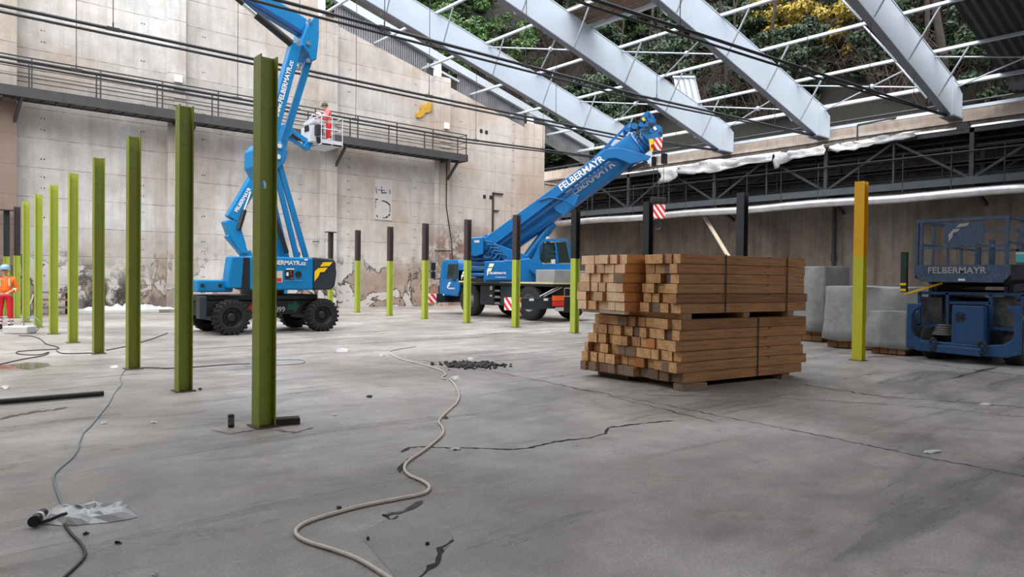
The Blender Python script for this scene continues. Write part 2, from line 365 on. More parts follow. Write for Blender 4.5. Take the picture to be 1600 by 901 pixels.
# ================================================================== STRUCTURE
WY = 32.9            # inner face of the gable wall
XR = 34.3            # inner face of the retaining wall
def rt(X): X = X if X > 10 else 20-X; return 10.0+.24*(34.5-X)      # rafter top
def rb(X): X = X if X > 10 else 20-X; return 8.88+.262*(32.4-X) if X < 33.2 else 8.62   # rafter bottom
# floor
fl = MB(); fl.box(-14, XR, -12, WY+.4, -.4, 0); FLO = struct(fl.build('floor', FLOOR, origin=(0, 0, 0)))
# gable wall polygon (x,z), stepping down to the right
prof = [(-14, 0), (34.3, 0), (34.3, 0.0), (30.42, 0), (30.42, 11.15), (30.4, 11.17), (29.15, 11.03), (23.22, 12.51), (22.9, 12.85), (22.26, 12.85), (20.7, 13.19), (16.3, 14.30), (16.25, 14.45), (15.4, 14.45), (15.4, 16.2), (10, 17.4), (-1, 15), (-14, 11)]
prof = [(-14, 0), (30.4, 0), (30.4, 11.1), (29.15, 11.03), (23.22, 12.51), (23.1, 12.8), (22.26, 12.85), (16.3, 14.30), (15.4, 14.45), (15.3, 15.6), (10, 16.7), (-1, 14.6), (-14, 11)]
w = MB(); w.prism(prof, (0, WY+.2, 0), (1, 0, 0), (0, 0, 1), (0, .4, 0)); WB = struct(w.build('wall_back', WALLB, origin=(0, 0, 0)))
for i, (a, b_, h) in enumerate([(-5.6, -4.9, 12.5), (1.6, 3.06, 13.8), (8.4, 9.1, 15.4), (15.4, 16.27, 14.45), (22.2, 23.2, 12.85), (29.12, 30.4, 11.25)]):
    p = MB(); d = .32 if i not in (1, 5) else .45
    p.box(a, b_, WY-d, WY, 0, h); p.box(a+.32*(b_-a), b_, WY-d-.05, WY-d, 0, h-.05); p.build('pilaster', WALLB, WB)
th = MB()   # formwork tie holes
for xs in (3.94, 7.48, 9.96, 14.5, 17.1, 21.1, 24.2, 28.2):
    for k in range(0, 12):
        for dz in (.36, .80):
            z = 1.14*k+dz
            if z > 12.5 or random.random() < .25: continue
            for dx in (-.05, .05): th.box(xs+dx-.02, xs+dx+.02, WY-.008, WY+.02, z-.022+random.uniform(-.015, .015), z+.02)
for x, z in ((26.0, 6.44), (26.48, 6.44), (25.7, 10.3), (26.1, 10.28)): th.box(x-.1, x+.1, WY-.015, WY, z-.11, z+.11)
th.build('tie_hole', CRK, WB)['kind'] = 'stuff'
# retaining wall (right), parapet
w = MB(); w.box(XR-.08, XR, -12, 48, 7.95, 8.5); struct(w.build('wall_ledge', WALLR, origin=(0, 0, 0)))  # inner ledge of the right wall, built as its own mesh
w = MB(); w.box(XR, XR+.7, -12, 48, 0, 8.5); struct(w.build('wall_right', WALLR, origin=(0, 0, 0)))
w = MB(); w.mat(WALLP).box(XR+.7, XR+1.0, -12, 48, 7, 9.35); w.box(XR-.14, XR+.72, -12, 48, 8.5, 8.62); struct(w.build('trim_1', WALLP, origin=(0, 0, 0)))
w = MB(); w.box(30.42, XR, WY+.42, WY+.8, 0, 7.75); w.box(30.42, XR, WY+.36, WY+.86, 7.75, 7.85); struct(w.build('wall_yard', WALLP, origin=(0, 0, 0)))
w = MB(); w.box(-14.5, -14, -12, WY+.4, 0, 10.5); struct(w.build('wall_left', WALLR, origin=(0, 0, 0)))
w = MB(); w.box(-14.5, XR+.7, -12.4, -12, 0, 8.6); struct(w.build('wall_front', WALLR, origin=(0, 0, 0)))
# remaining dark roof: corrugated sheet over the near bays
def roof_sheet(x0, x1, y0, y1, step=.16):
    s = MB(); n = int((y1-y0)/step)
    for i in range(n):
        ya, yb = y0+i*step, y0+(i+1)*step; ha, hb = (.0 if i % 2 else .05), (.05 if i % 2 else 0)
        for dz, fl_ in ((0, 1), (.02, 0)):
            q = [(x0, ya, rt(x0)+.17+ha+dz), (x1, ya, rt(x1)+.17+ha+dz), (x1, yb, rt(x1)+.17+hb+dz), (x0, yb, rt(x0)+.17+hb+dz)]
            s.add(q, [(0, 1, 2, 3)] if not fl_ else [(3, 2, 1, 0)])
    return s
ROOFD = paint('dark_roof_sheet', srgb(50, 50, 52), .7, var=.3)
c1 = roof_sheet(10, 36.2, -12, 9.0); c1.v += []; struct(c1.build('ceiling', ROOFD, origin=(0, 0, 0)))
c2 = roof_sheet(10, -14.6, -12, 9.0); o = struct(c2.build('ceiling', ROOFD, origin=(0, 0, 0)))

# ================================================================== RAFTERS, PURLINS, TIES
FR = [27.3, 21.7, 16.35, 10.6, 4.9, -.8, -6.5]
ordn = ['first', 'second', 'third', 'fourth', 'fifth', 'sixth', 'seventh', 'eighth', 'ninth', 'tenth', 'eleventh', 'twelfth', 'thirteenth', 'fourteenth', 'fifteenth', 'sixteenth', 'seventeenth', 'eighteenth', 'nineteenth', 'twentieth']
PUR = [12.6, 15.6, 18.6, 21.6, 25.0, 28.1, 31.2, 34.1]
for i, Y in enumerate(FR[:5]):
    lab = f'pale grey steel portal rafter, {ordn[i]} out from the gable wall' if i < 4 else 'steel rafter under the remaining dark roof at right'
    t = thing('roof_rafter', lab, 'rafter', (34.0, Y, 8.6), 'steel portal rafters over the hall')
    b_ = MB(); xs = [10, 14, 18, 22, 26, 30, 32.4, 33.4, 34.4]
    def zb(x): return rb(x) if x < 33.3 else 8.62
    poly = [(x, zb(x)) for x in xs if x != 33.4]+[(33.3, rb(33)), (33.5, 8.62), (34.5, 8.62), (34.5, 9.75), (34.1, rt(34.1))]+[(x, rt(x)) for x in xs[::-1][2:]]
    poly = [(x, zb(x)) for x in (10, 14, 18, 22, 26, 30, 33.1)]+[(33.3, 8.62), (34.5, 8.62), (34.5, 9.8), (34.0, rt(34.0))]+[(x, rt(x)) for x in (30, 26, 22, 18, 14, 10)]
    b_.prism(poly, (0, Y, 0), (1, 0, 0), (0, 0, 1), (0, .26, 0)); b_.build('web', RAFT, t)
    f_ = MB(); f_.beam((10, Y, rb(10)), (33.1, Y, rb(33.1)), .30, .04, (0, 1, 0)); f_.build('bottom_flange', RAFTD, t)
    f_ = MB(); f_.beam((10, Y, rt(10)), (34.0, Y, rt(34.0)), .30, .04, (0, 1, 0)); f_.beam((34.5, Y, 8.62), (34.5, Y, 9.8), .30, .04, (0, 1, 0)); f_.build('top_flange', RAFT, t)
    st = MB()
    for x in (33.3,): st.box(x-.02, x+.02, Y-.2, Y+.2, 8.62, rt(x)-.04)
    st.box(34.05, 34.35, Y-.145, Y-.13, 8.64, 8.8)
    st.build('stiffener', RAFT, t)
    bp = MB(); bp.box(33.1, 34.7, Y-.28, Y+.28, 8.6, 8.66); bp.build('base_plate', RAFTD, t)
    for x in PUR[1:7]:
        if i == 4: break
        for s_ in (-1, 1):
            br = MB(); a = V((x+.25, Y+s_*.2, rb(x+.25)+.0)); b2 = V((x, Y+s_*1.35, rt(x)+.02)); br.cyl(a, b2, .04, n=6); br.build('fly_brace', PURL, t)
    if i < 4:   # left slope of the portal (out of view), short piece
        l = MB(); l.prism([(-13.8, rb(-13.8)), (-13.8, rt(-13.8)), (9.99, rt(9.99)), (9.99, rb(9.99))], (0, Y, 0), (1, 0, 0), (0, 0, 1), (0, .26, 0)); l.build('left_rafter_arm', RAFT, t)
bays = [WY+.1]+FR[:4]+[-12]
for k, x in enumerate(PUR+[34.75]):
    z = rt(x)+.08 if x < 34.5 else 9.2
    nm = f'galvanised roof purlin along the eaves, {"upper" if x < 34.5 else "lower"} of the pair' if k >= 7 else f'galvanised roof purlin, {ordn[6-k]} up from the eaves pair'
    p = MB(); r_ = .06 if k < 7 else .075
    p.beam((x, -12, z), (x, WY+.2, z), r_*1.6, r_*2, (1, 0, -.24))
    tag(p.build('roof_purlin', PURL), nm, 'purlin', 'galvanised purlins')
p = MB(); p.beam((23.05, 17, rt(23.05)+.08), (23.05, 21.7, rt(23.05)+.08), .14, .16, (1, 0, -.24)); tag(p.build('roof_purlin', PURL), 'short galvanised purlin carrying the lower edge of the rusty brown sheet', 'purlin')
# wind bracing crosses in roof bays 1-3
for i, (ya, yb, xs) in enumerate([(27.3, 21.7, (21.6, 25.0)), (27.3, 21.7, (28.1, 31.2)), (21.7, 16.35, (31.2, 34.1)), (16.35, 10.6, (31.2, 34.1)), (21.7, 16.35, (25.0, 28.1)), (10.6, 4.9, (31.2, 34.1))][:6]):
    g = MB(); a, b2 = xs; g.cyl((a, ya, rt(a)-.1), (b2, yb, rt(b2)-.1), .032, n=6); g.cyl((b2, ya, rt(b2)-.1), (a, yb, rt(a)-.1), .032, n=6)
    cx = ((a+b2)/2, (ya+yb)/2, rt((a+b2)/2)-.1); g.sphere(cx, .12, n=8, m=6)
    wh = ['upper cross between the first and second rafters', 'lower cross between the first and second rafters', 'cross by the eaves between the second and third rafters', 'cross by the eaves between the third and fourth rafters', 'upper cross between the second and third rafters', 'cross by the eaves right of the fourth rafter']
    tag(g.build('wind_brace', PURL), 'silver X-shaped roof bracing, '+wh[i], 'bracing')
# tie rods (one double rod per frame) with hangers
for i, (Y, pts) in enumerate([(27.3, [(-13, 8.4), (2.1, 8.38), (20.4, 8.3), (33.6, 8.7)]), (21.7, [(-13, 8.3), (1.7, 8.26), (13.7, 8.26), (25.5, 8.31), (33.6, 8.7)]), (16.35, [(-13, 8.1), (6.7, 8.13), (20, 8.25), (33.6, 8.7)]), (10.6, [(-13, 7.6), (11.4, 7.72), (21.8, 8.17), (33.6, 8.7)])]):
    t = thing('tie_rod', f'dark double steel tie rod spanning under the {ordn[i]} rafter from the gable wall', 'tie rod', (0, Y, 8.2), 'steel tie rods')
    def zt(x):
        for (xa, za), (xb, zb_) in zip(pts, pts[1:]):
            if xa <= x <= xb: return za+(zb_-za)*(x-xa)/(xb-xa)
        return pts[0][1]
    if i == 0:   # the rod by the worker's basket is cut through: gap where he works
        a_ = MB(); a_.tube([(-13, Y, zt(-13)), (2.1, Y, zt(2.1)), (12.0, Y, zt(12.0))], .045, 6); a_.tube([(12.9, Y, zt(12.9)), (20.4, Y, zt(20.4)), (33.6, Y, 8.7)], .045, 6)
    else: a_ = MB(); a_.tube([(x, Y, z) for x, z in pts], .045, 6)
    a_.build('upper_rod', STL, t)
    b2 = MB(); b2.tube([(x, Y+.02, z-.15 if x < 33 else z-.04) for x, z in pts], .035, 6); b2.build('lower_rod', STL, t)
    for x in (4.2, 9.5, 14.5, 21.0, 25.5, 29.5):
        if i == 0 and x < 9: x -= .0
        h = MB(); h.cyl((x, Y, zt(x)), (x, Y, rb(x)), .012, n=5); h.build('hanger_wire', STL, t)
        c_ = MB(); c_.beam((x-.16, Y, zt(x)), (x+.16, Y, zt(x)), .07, .10); c_.cyl((x, Y, zt(x)), (x, Y, zt(x)+.18), .02, n=6); c_.build('coupling', STL, t)
# gable trim beam, posts and corrugated cladding above the gable wall
t = thing('gable_verge', 'white steel verge beam with corrugated cladding above the sloping gable wall', 'cladding', (22, WY, 11))
def vz(x): return 15.60-.2645*(x-16.5)
v_ = MB(); v_.beam((10, WY+.05, vz(10)), (35.4, WY+.05, vz(35.4)), .35, .42, (0, 1, 0)); v_.build('verge_rail', PURL, t)
def clad(x0, x1, bot):
    s = MB(); st = .14; n = int((x1-x0)/st)
    for k in range(n):
        xa = x0+k*st
        for (u0, u1, d0, d1) in ((0, .3, 0, 0), (.3, .5, 0, .07), (.5, .8, .07, .07), (.8, 1, .07, 0)):
            a, b2 = xa+u0*st, xa+u1*st; ya, yb = WY+.12+d0, WY+.12+d1
            s.quad((a, ya, bot(a)), (b2, yb, bot(b2)), (b2, yb, vz(b2)-.2), (a, ya, vz(a)-.2))
    return s
clad(16.3, 22.0, lambda x: 14.0-.25*(x-16.3)).build('cladding_sheet', CORR, t)
clad(24.0, 29.3, lambda x: 12.1-.25*(x-24)).build('cladding_sheet', CORR, t)
clad(30.0, 35.2, lambda x: 10.45-.255*(x-30.5)).build('cladding_sheet', CORR, t)
for x in (15.55, 22.6, 29.7):
    p = MB(); p.box(x-.2, x+.2, WY+.0, WY+.2, {15.55: 14.4, 22.6: 12.8, 29.7: 11.1}[x], vz(x)-.1); p.build('verge_post', WHT, t)
p = MB(); p.beam((21.9, WY+.1, 13.5), (24.1, WY+.1, 12.95), .08, .12); p.build('side_rail', PURL, t)
# loose panels on the roof
p = MB()
for k in range(7):
    x = 21.75+k*.2; p.beam((x, 17.0, rt(x)+.24+.03*(k % 2)), (x, 22.3, rt(x)+.24+.03*(k % 2)), .19, .03, (1, 0, -.24))
tag(p.build('roof_sheet', RUST), 'rusty brown ribbed sheet left lying on the purlins between two rafters', 'roof sheet')
p = MB(); ps = [PX(*q, 31.2) for q in [(1052, 120), (1086, 120), (1098, 168), (1062, 172)]]
for k in range(8):
    f0, f1 = k/8, (k+1)/8; A, B = ps[0].lerp(ps[1], f0), ps[0].lerp(ps[1], f1); D, E_ = ps[3].lerp(ps[2], f0), ps[3].lerp(ps[2], f1)
    o1 = V((.06 if k % 2 else 0, 0, 0)); o2 = V((0 if k % 2 else .06, 0, 0))
    p.quad(A+o1, D+o1, E_+o2, B+o2); p.quad(A+o1+V((.02, 0, 0)), B+o2+V((.02, 0, 0)), E_+o2+V((.02, 0, 0)), D+o1+V((.02, 0, 0)))
p.beam(ps[0], ps[1], .12, .1)
tag(p.build('hanging_sheet', PURL), 'pale corrugated panel hanging down from the purlins near the third rafter foot', 'roof sheet')

# ================================================================== CATWALK on the gable wall
t = thing('catwalk', 'dark steel maintenance catwalk with railings high along the gable wall', 'catwalk', (13, WY-.6, 8.1))
d = MB(); d.box(-4, 23.8, WY-1.25, WY-1.19, 8.12, 8.5); d.box(-4, 23.8, WY-.42, WY-.36, 8.12, 8.5); d.box(23.74, 23.8, WY-1.25, WY-.4, 8.12, 8.5); d.build('edge_channel', STL2, t)
d = MB(); d.box(-4, 23.78, WY-1.19, WY-.42, 8.16, 8.2)
for k in range(60): x = -4+k*.46; d.box(x, x+.04, WY-1.19, WY-.42, 8.10, 8.16)
d.build('deck', STL2, t)
r_ = MB()
for yy in (WY-1.22, WY-.4):
    for z, rr in ((9.6, .03), (9.2, .018), (8.88, .018)): r_.cyl((-4, yy, z), (23.75, yy, z), rr, n=6)
for z in (9.6, 9.2, 8.88): r_.cyl((23.75, WY-1.22, z), (23.75, WY-.4, z), .02, n=6)
r_.build('handrail', STL2, t)
for yy in (WY-1.22, WY-.4):
    x = -3.3
    while x < 23.9:
        p = MB(); p.beam((x, yy, 8.2), (x, yy, 9.62), .05, .05); p.build('rail_post', STL2, t); x += 2.25
for x in (2.6, 8.75, 15.85, 22.7):
    p = MB(); p.beam((x+.35, WY-.3, 7.1), (x+.55, WY-1.15, 8.15), .1, .12); p.beam((x-.1, WY-.36, 8.08), (x-.1, WY-1.2, 8.08), .14, .14); p.build('bracket', STL2, t)

# ================================================================== ITEMS ON THE GABLE WALL
def wallbox(name, label, cat, x0, x1, z0, z1, m, d=.1, y=WY): q = MB(); q.box(x0, x1, y-d, y, z0, z1); return tag(q.build(name, m, bevel=.01), label, cat)
wallbox('junction_box', 'small white box high on the second pilaster from the left', 'box', 8.62, 8.95, 9.88, 10.2, WHT, .1, WY-.37)
wallbox('junction_box', 'small white box on the pilaster beside the yellow patch', 'box', 22.75, 23.08, 9.95, 10.28, WHT, .1, WY-.37)
p = MB(); p.mat(paint('faded_board', srgb(192, 186, 182), .8, var=.12)).box(18.6, 19.65, WY-.03, WY, 4.62, 6.78)
p.mat(CRK)
for (x0, z0, x1, z1) in [(18.66, 5.66, 18.66, 5.15), (18.66, 5.7, 19.3, 5.6), (19.3, 5.6, 19.52, 5.45), (19.52, 5.45, 19.53, 4.95), (19.53, 4.95, 19.3, 4.76), (19.3, 4.76, 19.1, 4.74), (18.72, 4.84, 18.78, 4.76), (18.8, 6.2, 19.3, 6.2), (19.0, 6.45, 19.02, 6.05), (19.05, 6.05, 19.35, 6.1), (18.68, 6.3, 18.7, 6.0), (19.5, 6.3, 19.52, 6.05)]:
    n_ = 5
    for k in range(n_):
        if random.random() < .2: continue
        fx = x0+(x1-x0)*(k+.5)/n_; fz = z0+(z1-z0)*(k+.5)/n_; hx = abs(x1-x0)/n_/2+.018; hz = abs(z1-z0)/n_/2+.018
        p.box(fx-hx, fx+hx, WY-.036, WY-.03, fz-hz, fz+hz)
tag(p.build('wall_sign'), 'faded white painted board with broken black letter outline on gable wall', 'sign')
def blob(name, m, pts, y, label, cat, d=.02):
    q = MB(); q.prism([(p_[0], p_[2]) for p_ in pts], (0, y, 0), (1, 0, 0), (0, 0, 1), (0, d, 0)); return tag(q.build(name, m), label, cat)
GOLD = paint('ochre_foam', srgb(206, 158, 50), .8, var=.4, scale=8)
blob('foam_patch', GOLD, [PY(x, y, WY-.03) for x, y in [(649, 179), (653, 174), (658, 173), (656, 168), (658, 163), (663, 165), (668, 160), (674, 160), (674, 172), (669, 176), (664, 176), (661, 181), (655, 184), (650, 183)]], WY-.04, 'ragged ochre yellow patch high on the gable wall between pilasters', 'patch', .08)
p = MB(); p.box(26.58, 26.66, WY-.1, WY, 3.6, 6.75); p.box(26.6, 27.4, WY-.1, WY, 6.66, 6.75); p.box(26.6, 27.05, WY-.1, WY, 5.62, 5.7)
tag(p.build('wall_channel', BRN), 'thin rusty steel frame with two arms fixed to the wall above crane', 'frame')  # slim steel channel frame with two arms on the wall
p = MB(); p.beam((22.2, WY-.38, 3.1), (23.4, WY-.38, 3.12), .04, .05); tag(p.build('wall_bar', STL), 'thin dark horizontal bar on the sooty fourth pilaster', 'bar')
p = MB(); p.tube([(22.95, WY-.4, 8.1), (22.95, WY-.4, 5.6), (23.35, WY-.4, 3.6), (23.45, WY-.38, 2.4)], .03, 6); tag(p.build('wall_cable', CABK), 'dark cable running down the fourth pilaster below the catwalk end', 'cable')
p = MB(); p.beam((15.1, WY-.1, 3.3), (15.9, WY-.4, 3.35), .04, .05); tag(p.build('wall_bar', STL), 'short dark bar sticking out by the third pilaster', 'bar')
# fire extinguisher
t = thing('fire_extinguisher', 'small red fire extinguisher on the floor against the gable wall', 'fire extinguisher', (16.9, 31.6, 0))
q = MB(); q.lathe([(.0, 0), (.085, 0), (.09, .02), (.09, .38), (.06, .45), (.03, .47), (0, .47)], (16.9, 31.6, 0), (0, 0, 1), 16); q.build('cylinder', RED, t)
q = MB(); q.box(16.85, 16.95, 31.55, 31.57+.08, .46, .52); q.tube([(16.95, 31.6, .5), (17.02, 31.55, .4), (17.02, 31.55, .15)], .012, 6); q.build('valve', BLK, t)
q = MB(); q.lathe([(.092, .16), (.092, .28)], (16.9, 31.6, 0), (0, 0, 1), 16); q.build('label_band', WHT, t)

# ================================================================== GALLERY on the right wall
NODES = [32.9, 27.1, 21.25, 15.3, 9.4, 3.5, -2.4]
t = thing('pipe_gallery', 'dark steel truss gallery carrying pipes along the right retaining wall', 'gallery', (33, 15, 5.6))
for X, nm in ((32.3, 'front_truss'), (33.7, 'rear_truss')):
    q = MB(); q.beam((X, -4, 5.76), (X, 33.1, 5.76), .18, .18); q.beam((X, -4, 7.72), (X, 33.1, 7.72), .16, .16); q.build(nm, STL, t)
    for a, b2 in zip(NODES, NODES[1:]):
        m_ = (a+b2)/2
        dg = MB(); dg.beam((X, a, 5.8), (X, m_, 7.65), .1, .1); dg.beam((X, b2, 5.8), (X, m_, 7.65), .1, .1); dg.build('diagonal', STL, t)
        for yy in (a, m_):
            ps_ = MB(); ps_.beam((X, yy, 5.7), (X, yy, 7.8), .16 if yy == a else .08, .16 if yy == a else .08); ps_.build('post', STL, t)
q = MB()
for z, X in ((6.9, 32.15), (7.15, 32.5), (6.5, 33.2), (6.25, 33.5), (7.35, 33.4), (7.5, 32.9), (6.75, 33.8), (7.0, 33.7), (6.0, 33.0), (6.55, 33.95), (7.25, 33.95)):
    q.cyl((X, -4, z), (X, 33.0, z), .035, n=6)
q.build('small_pipe', STL, t)['kind'] = 'stuff'
q = MB()
for k in range(40):
    y = -4+k*.92
    q.beam((32.2, y, 7.8), (34.0, y, 7.8), .06, .06)
    if k % 2: q.beam((32.3, y, 5.7), (34.0, y, 5.7), .08, .08)
    if k % 2 == 0: q.cyl((33.2+.3*math.sin(k), y, 5.8), (33.2+.3*math.sin(k), y, 7.75), .03, n=5)
    else: q.cyl((32.2, y+.3, 5.2), (32.2, y+.3, 7.1), .025, n=5)
q.build('cross_member', STL, t)['kind'] = 'stuff'
q = MB(); q.box(32.4, 34.0, -4, 33.0, 5.84, 5.87); q.build('floor_grating', STL, t)
q = MB(); q.box(32.25, 34.15, -4, 33.0, 7.82, 7.85); q.build('top_deck', STL, t)
q = MB(); q.beam((32.22, -4, 5.72), (32.22, 33.1, 5.72), .06, .3, (1, 0, 0)); q.build('edge_channel', paint('grey_channel', srgb(74, 80, 86), .6, var=.3), t)
q = MB()
for z in (6.1, 6.65, 7.2, 7.5): q.box(33.3, 34.0, -4, 33.0, z, z+.06)
q.build('cable_tray', BLK, t)
for y in NODES:
    q = MB(); q.beam((34.2, y, 4.9), (32.4, y, 5.62), .12, .14); q.beam((34.28, y, 5.62), (32.2, y, 5.62), .14, .12); q.build('wall_bracket', STL, t)
t = thing('lagged_pipe', 'long silver lagged pipe running below the dark gallery', 'pipe', (32.3, 15, 5.1), 'silver lagged pipes')
q = MB(); pts = [(32.15+.02*math.sin(y*2.1), y, 5.22+.03*math.sin(y*.9)) for y in range(-4, 34, 1)]; q.tube(pts, .19, 14); q.build('lagging', SILV, t)
q = MB()
for y in range(-3, 34, 2): q.lathe([(.196, 0), (.2, .02), (.2, .04), (.196, .06)], (32.15+.02*math.sin(y*2.1), y, 5.22+.03*math.sin(y*.9)), (0, 1, 0), 14)
q.build('joint_band', SILV, t)
t = thing('lagged_pipe', 'silver pipe along the top of the dark gallery under the parapet', 'pipe', (33.3, 15, 7.9), 'silver lagged pipes')
q = MB(); q.tube([(33.2, y, 7.98) for y in range(-4, 15)], .14, 12); q.tube([(33.2, y, 7.98) for y in range(18, 34)], .14, 12); q.build('lagging', SILV, t)
for y in (9.9, 13.4):
    q = MB(); q.box(32.7, 33.7, y-.2, y+.2, 7.82, 8.16); q.build('support', STL, t)
# plastic film draped on the gallery
def drape(pix, X, label, seed, depth=.5):
    rng = random.Random(seed); q = MB(); top = [PX(x, y0, X) for x, y0, y1 in pix]; bot = [PX(x, y1, X-.15) for x, y0, y1 in pix]
    n = 5; G_ = []
    for i in range(len(pix)*3-2):
        f = i/3; a = int(f); u = f-a; T = top[a].lerp(top[min(a+1, len(top)-1)], u); B = bot[a].lerp(bot[min(a+1, len(bot)-1)], u)
        G_.append([T.lerp(B, k/(n-1))+V((rng.uniform(-.16, .12), rng.uniform(-.05, .05), rng.uniform(-.04, .04))) for k in range(n)])
        G_[-1].append(G_[-1][0]+V((depth, 0, .05)))
    vs = [p_ for r2 in G_ for p_ in r2]; m_ = n+1
    # index order: fold-over row first
    fs = []
    for i in range(len(G_)-1):
        for k in range(n-1): fs.append((i*m_+k, (i+1)*m_+k, (i+1)*m_+k+1, i*m_+k+1))
        fs.append((i*m_+n, (i+1)*m_+n, (i+1)*m_, i*m_))
    q.add(vs, fs, True); o = q.build('plastic_film', PLAS); md = o.modifiers.new('thick', 'SOLIDIFY'); md.thickness = .012
    return tag(o, label, 'plastic sheet', 'white plastic film on the gallery')
drape([(1060, 261, 272), (1085, 256, 272), (1100, 250, 270), (1125, 249, 268), (1137, 252, 264), (1170, 245, 256), (1208, 240, 252)], 32.1, 'crumpled white plastic film draped on the gallery below second rafter foot', 3)
drape([(1210, 240, 264), (1222, 239, 256), (1240, 235, 248), (1262, 232, 245), (1289, 227, 241)], 32.1, 'white plastic film hanging in a point from gallery below third rafter foot', 5)
drape([(1296, 228, 235), (1315, 224, 237), (1345, 219, 232), (1380, 213, 223), (1430, 205, 214)], 32.1, 'long white plastic film lying on the gallery right of third rafter foot', 6)
drape([(1030, 265, 287), (1050, 262, 282), (1060, 262, 276)], 32.1, 'small white plastic film just right of the crane boom head', 8)
# eaves pipes behind rafters
for z, x_, lab in ((9.75, 36.0, 'upper dark guard rail outside the parapet'), (9.45, 36.0, 'lower dark guard rail outside the parapet')):
    q = MB(); q.cyl((x_, -12, z), (x_, 48, z), .05, n=6)
    if z > 9.6:
        for y in range(-11, 48, 3): q.cyl((x_, y, 8.6), (x_, y, z), .03, n=5)
    tag(q.build('guard_rail', STL), lab, 'railing')
q = MB(); q.cyl((33.9, 14.6, 7.9), (33.9, 14.6, 9.0), .04, n=6); q.cyl((33.9, 14.6, 9.0), (34.7, 13.2, 9.25), .05, n=6); tag(q.build('drain_pipe', STL), 'dark bent pipe standing beside the third rafter foot', 'pipe')
q = MB(); q.cyl((34.15, 15.75, 1), (34.15, 15.75, 5.5), .09, n=8); q.cyl((34.15, 15.75, 2.6), (34.15, 15.75, 2.9), .13, n=8); tag(q.build('down_pipe', STL), 'dark vertical pipe on the right wall left of the yellow post', 'pipe')
q = MB(); q.cyl((34.15, 26.9, 0), (34.15, 26.9, 5.5), .1, n=8); tag(q.build('down_pipe', STL), 'dark vertical pipe on the right wall beside the hanging hook', 'pipe')
a = PX(1101, 339, 33.0); b2 = PX(1139, 402, 30.5); q = MB(); q.beam(a, b2+(b2-a)*1.15, .2, .06); tag(q.build('leaning_plank', PLK), 'pale plank leaning from the silver pipe down behind the timber stack', 'plank')

# ================================================================== HILL AND TREES
def hz(x, y):
    a = max(0, x-37.5)*.95; b_ = max(0, y-41)*.8; h = max(a, b_)+.25*min(a, b_)
    return 7.2+h*1.0+1.2*noise.noise(V((x*.12, y*.12, 3)))+.5*noise.noise(V((x*.4, y*.4, 9)))
q = MB(); st = 1.5; nx = 64; ny = 78; x0, y0 = -12, -28
vs = []; idx = {}
for i in range(nx+1):
    for j in range(ny+1):
        x, y = x0+i*st*1.05, y0+j*st*1.1; x = max(x, -12); idx[(i, j)] = len(vs); vs.append((x, y, min(hz(x, y), 62)))
fs = []
for i in range(nx):
    for j in range(ny):
        x, y = x0+(i)*st*1.05, y0+(j)*st*1.1
        if x < 35.3 and y < 33.9 : continue
        fs.append((idx[(i, j)], idx[(i+1, j)], idx[(i+1, j+1)], idx[(i, j+1)]))
q.add(vs, fs, True); tag(q.build('hillside', SOIL, origin=(0, 0, 0)), 'steep wooded hillside of brown leaf litter behind the right wall', 'hillside')['kind'] = 'structure'
def foliage_mesh(name, seed, mt, R=2.6, H=3.4, n=2600, size=.21, clumps=26):
    rng = random.Random(seed); q = MB(); cs = []
    for _ in range(clumps):
        th_, u = rng.uniform(0, 6.28), rng.uniform(-1, 1); r2 = math.sqrt(1-u*u)*rng.uniform(.35, .95)
        cs.append((V((math.cos(th_)*r2*R, math.sin(th_)*r2*R, u*H*.85)), rng.uniform(.6, 1.15)))
    vs, fs = [], []
    for k in range(n):
        c_, cr_ = rng.choice(cs); d_ = V((rng.gauss(0, 1), rng.gauss(0, 1), rng.gauss(0, 1))).normalized()*cr_*rng.uniform(.55, 1)
        d_.z *= .6; p_ = c_+d_; s_ = size*rng.uniform(.6, 1.3)
        nrm = (d_.normalized()+V((rng.gauss(0, .6), rng.gauss(0, .6), rng.gauss(.3, .6)))).normalized(); u_ = nrm.orthogonal().normalized(); w_ = nrm.cross(u_)
        an = rng.uniform(0, 3.14); u_, w_ = u_*math.cos(an)+w_*math.sin(an), w_*math.cos(an)-u_*math.sin(an)
        o_ = len(vs); vs += [p_-u_*s_, p_-w_*s_*.5, p_+u_*s_, p_+w_*s_*.5]; fs.append((o_, o_+1, o_+2, o_+3))
    me = bpy.data.meshes.new(name); me.from_pydata([tuple(v) for v in vs], [], fs); me.materials.append(mt); return me
def trunk_mesh(name, seed, H=7, r=.16):
    rng = random.Random(seed); q = MB(); pts = [V((0, 0, -1))]
    for k in range(1, 8): pts.append(V((rng.uniform(-.12, .12)*k*.5, rng.uniform(-.12, .12)*k*.5, H*k/7)))
    q.tube(pts, [r*(1-.09*k) for k in range(8)], 7)
    for k in range(9):
        b_ = pts[rng.randint(3, 7)]; an = rng.uniform(0, 6.28); L = rng.uniform(1, 2.3); e = b_+V((math.cos(an)*L, math.sin(an)*L, rng.uniform(.4, 1.6)))
        q.tube([b_, b_.lerp(e, .5)+V((0, 0, .2)), e], [.05, .035, .015], 5)
    me = bpy.data.meshes.new(name); me.from_pydata([tuple(v) for v in q.v], [], q.f); me.materials.append(BARK); return me
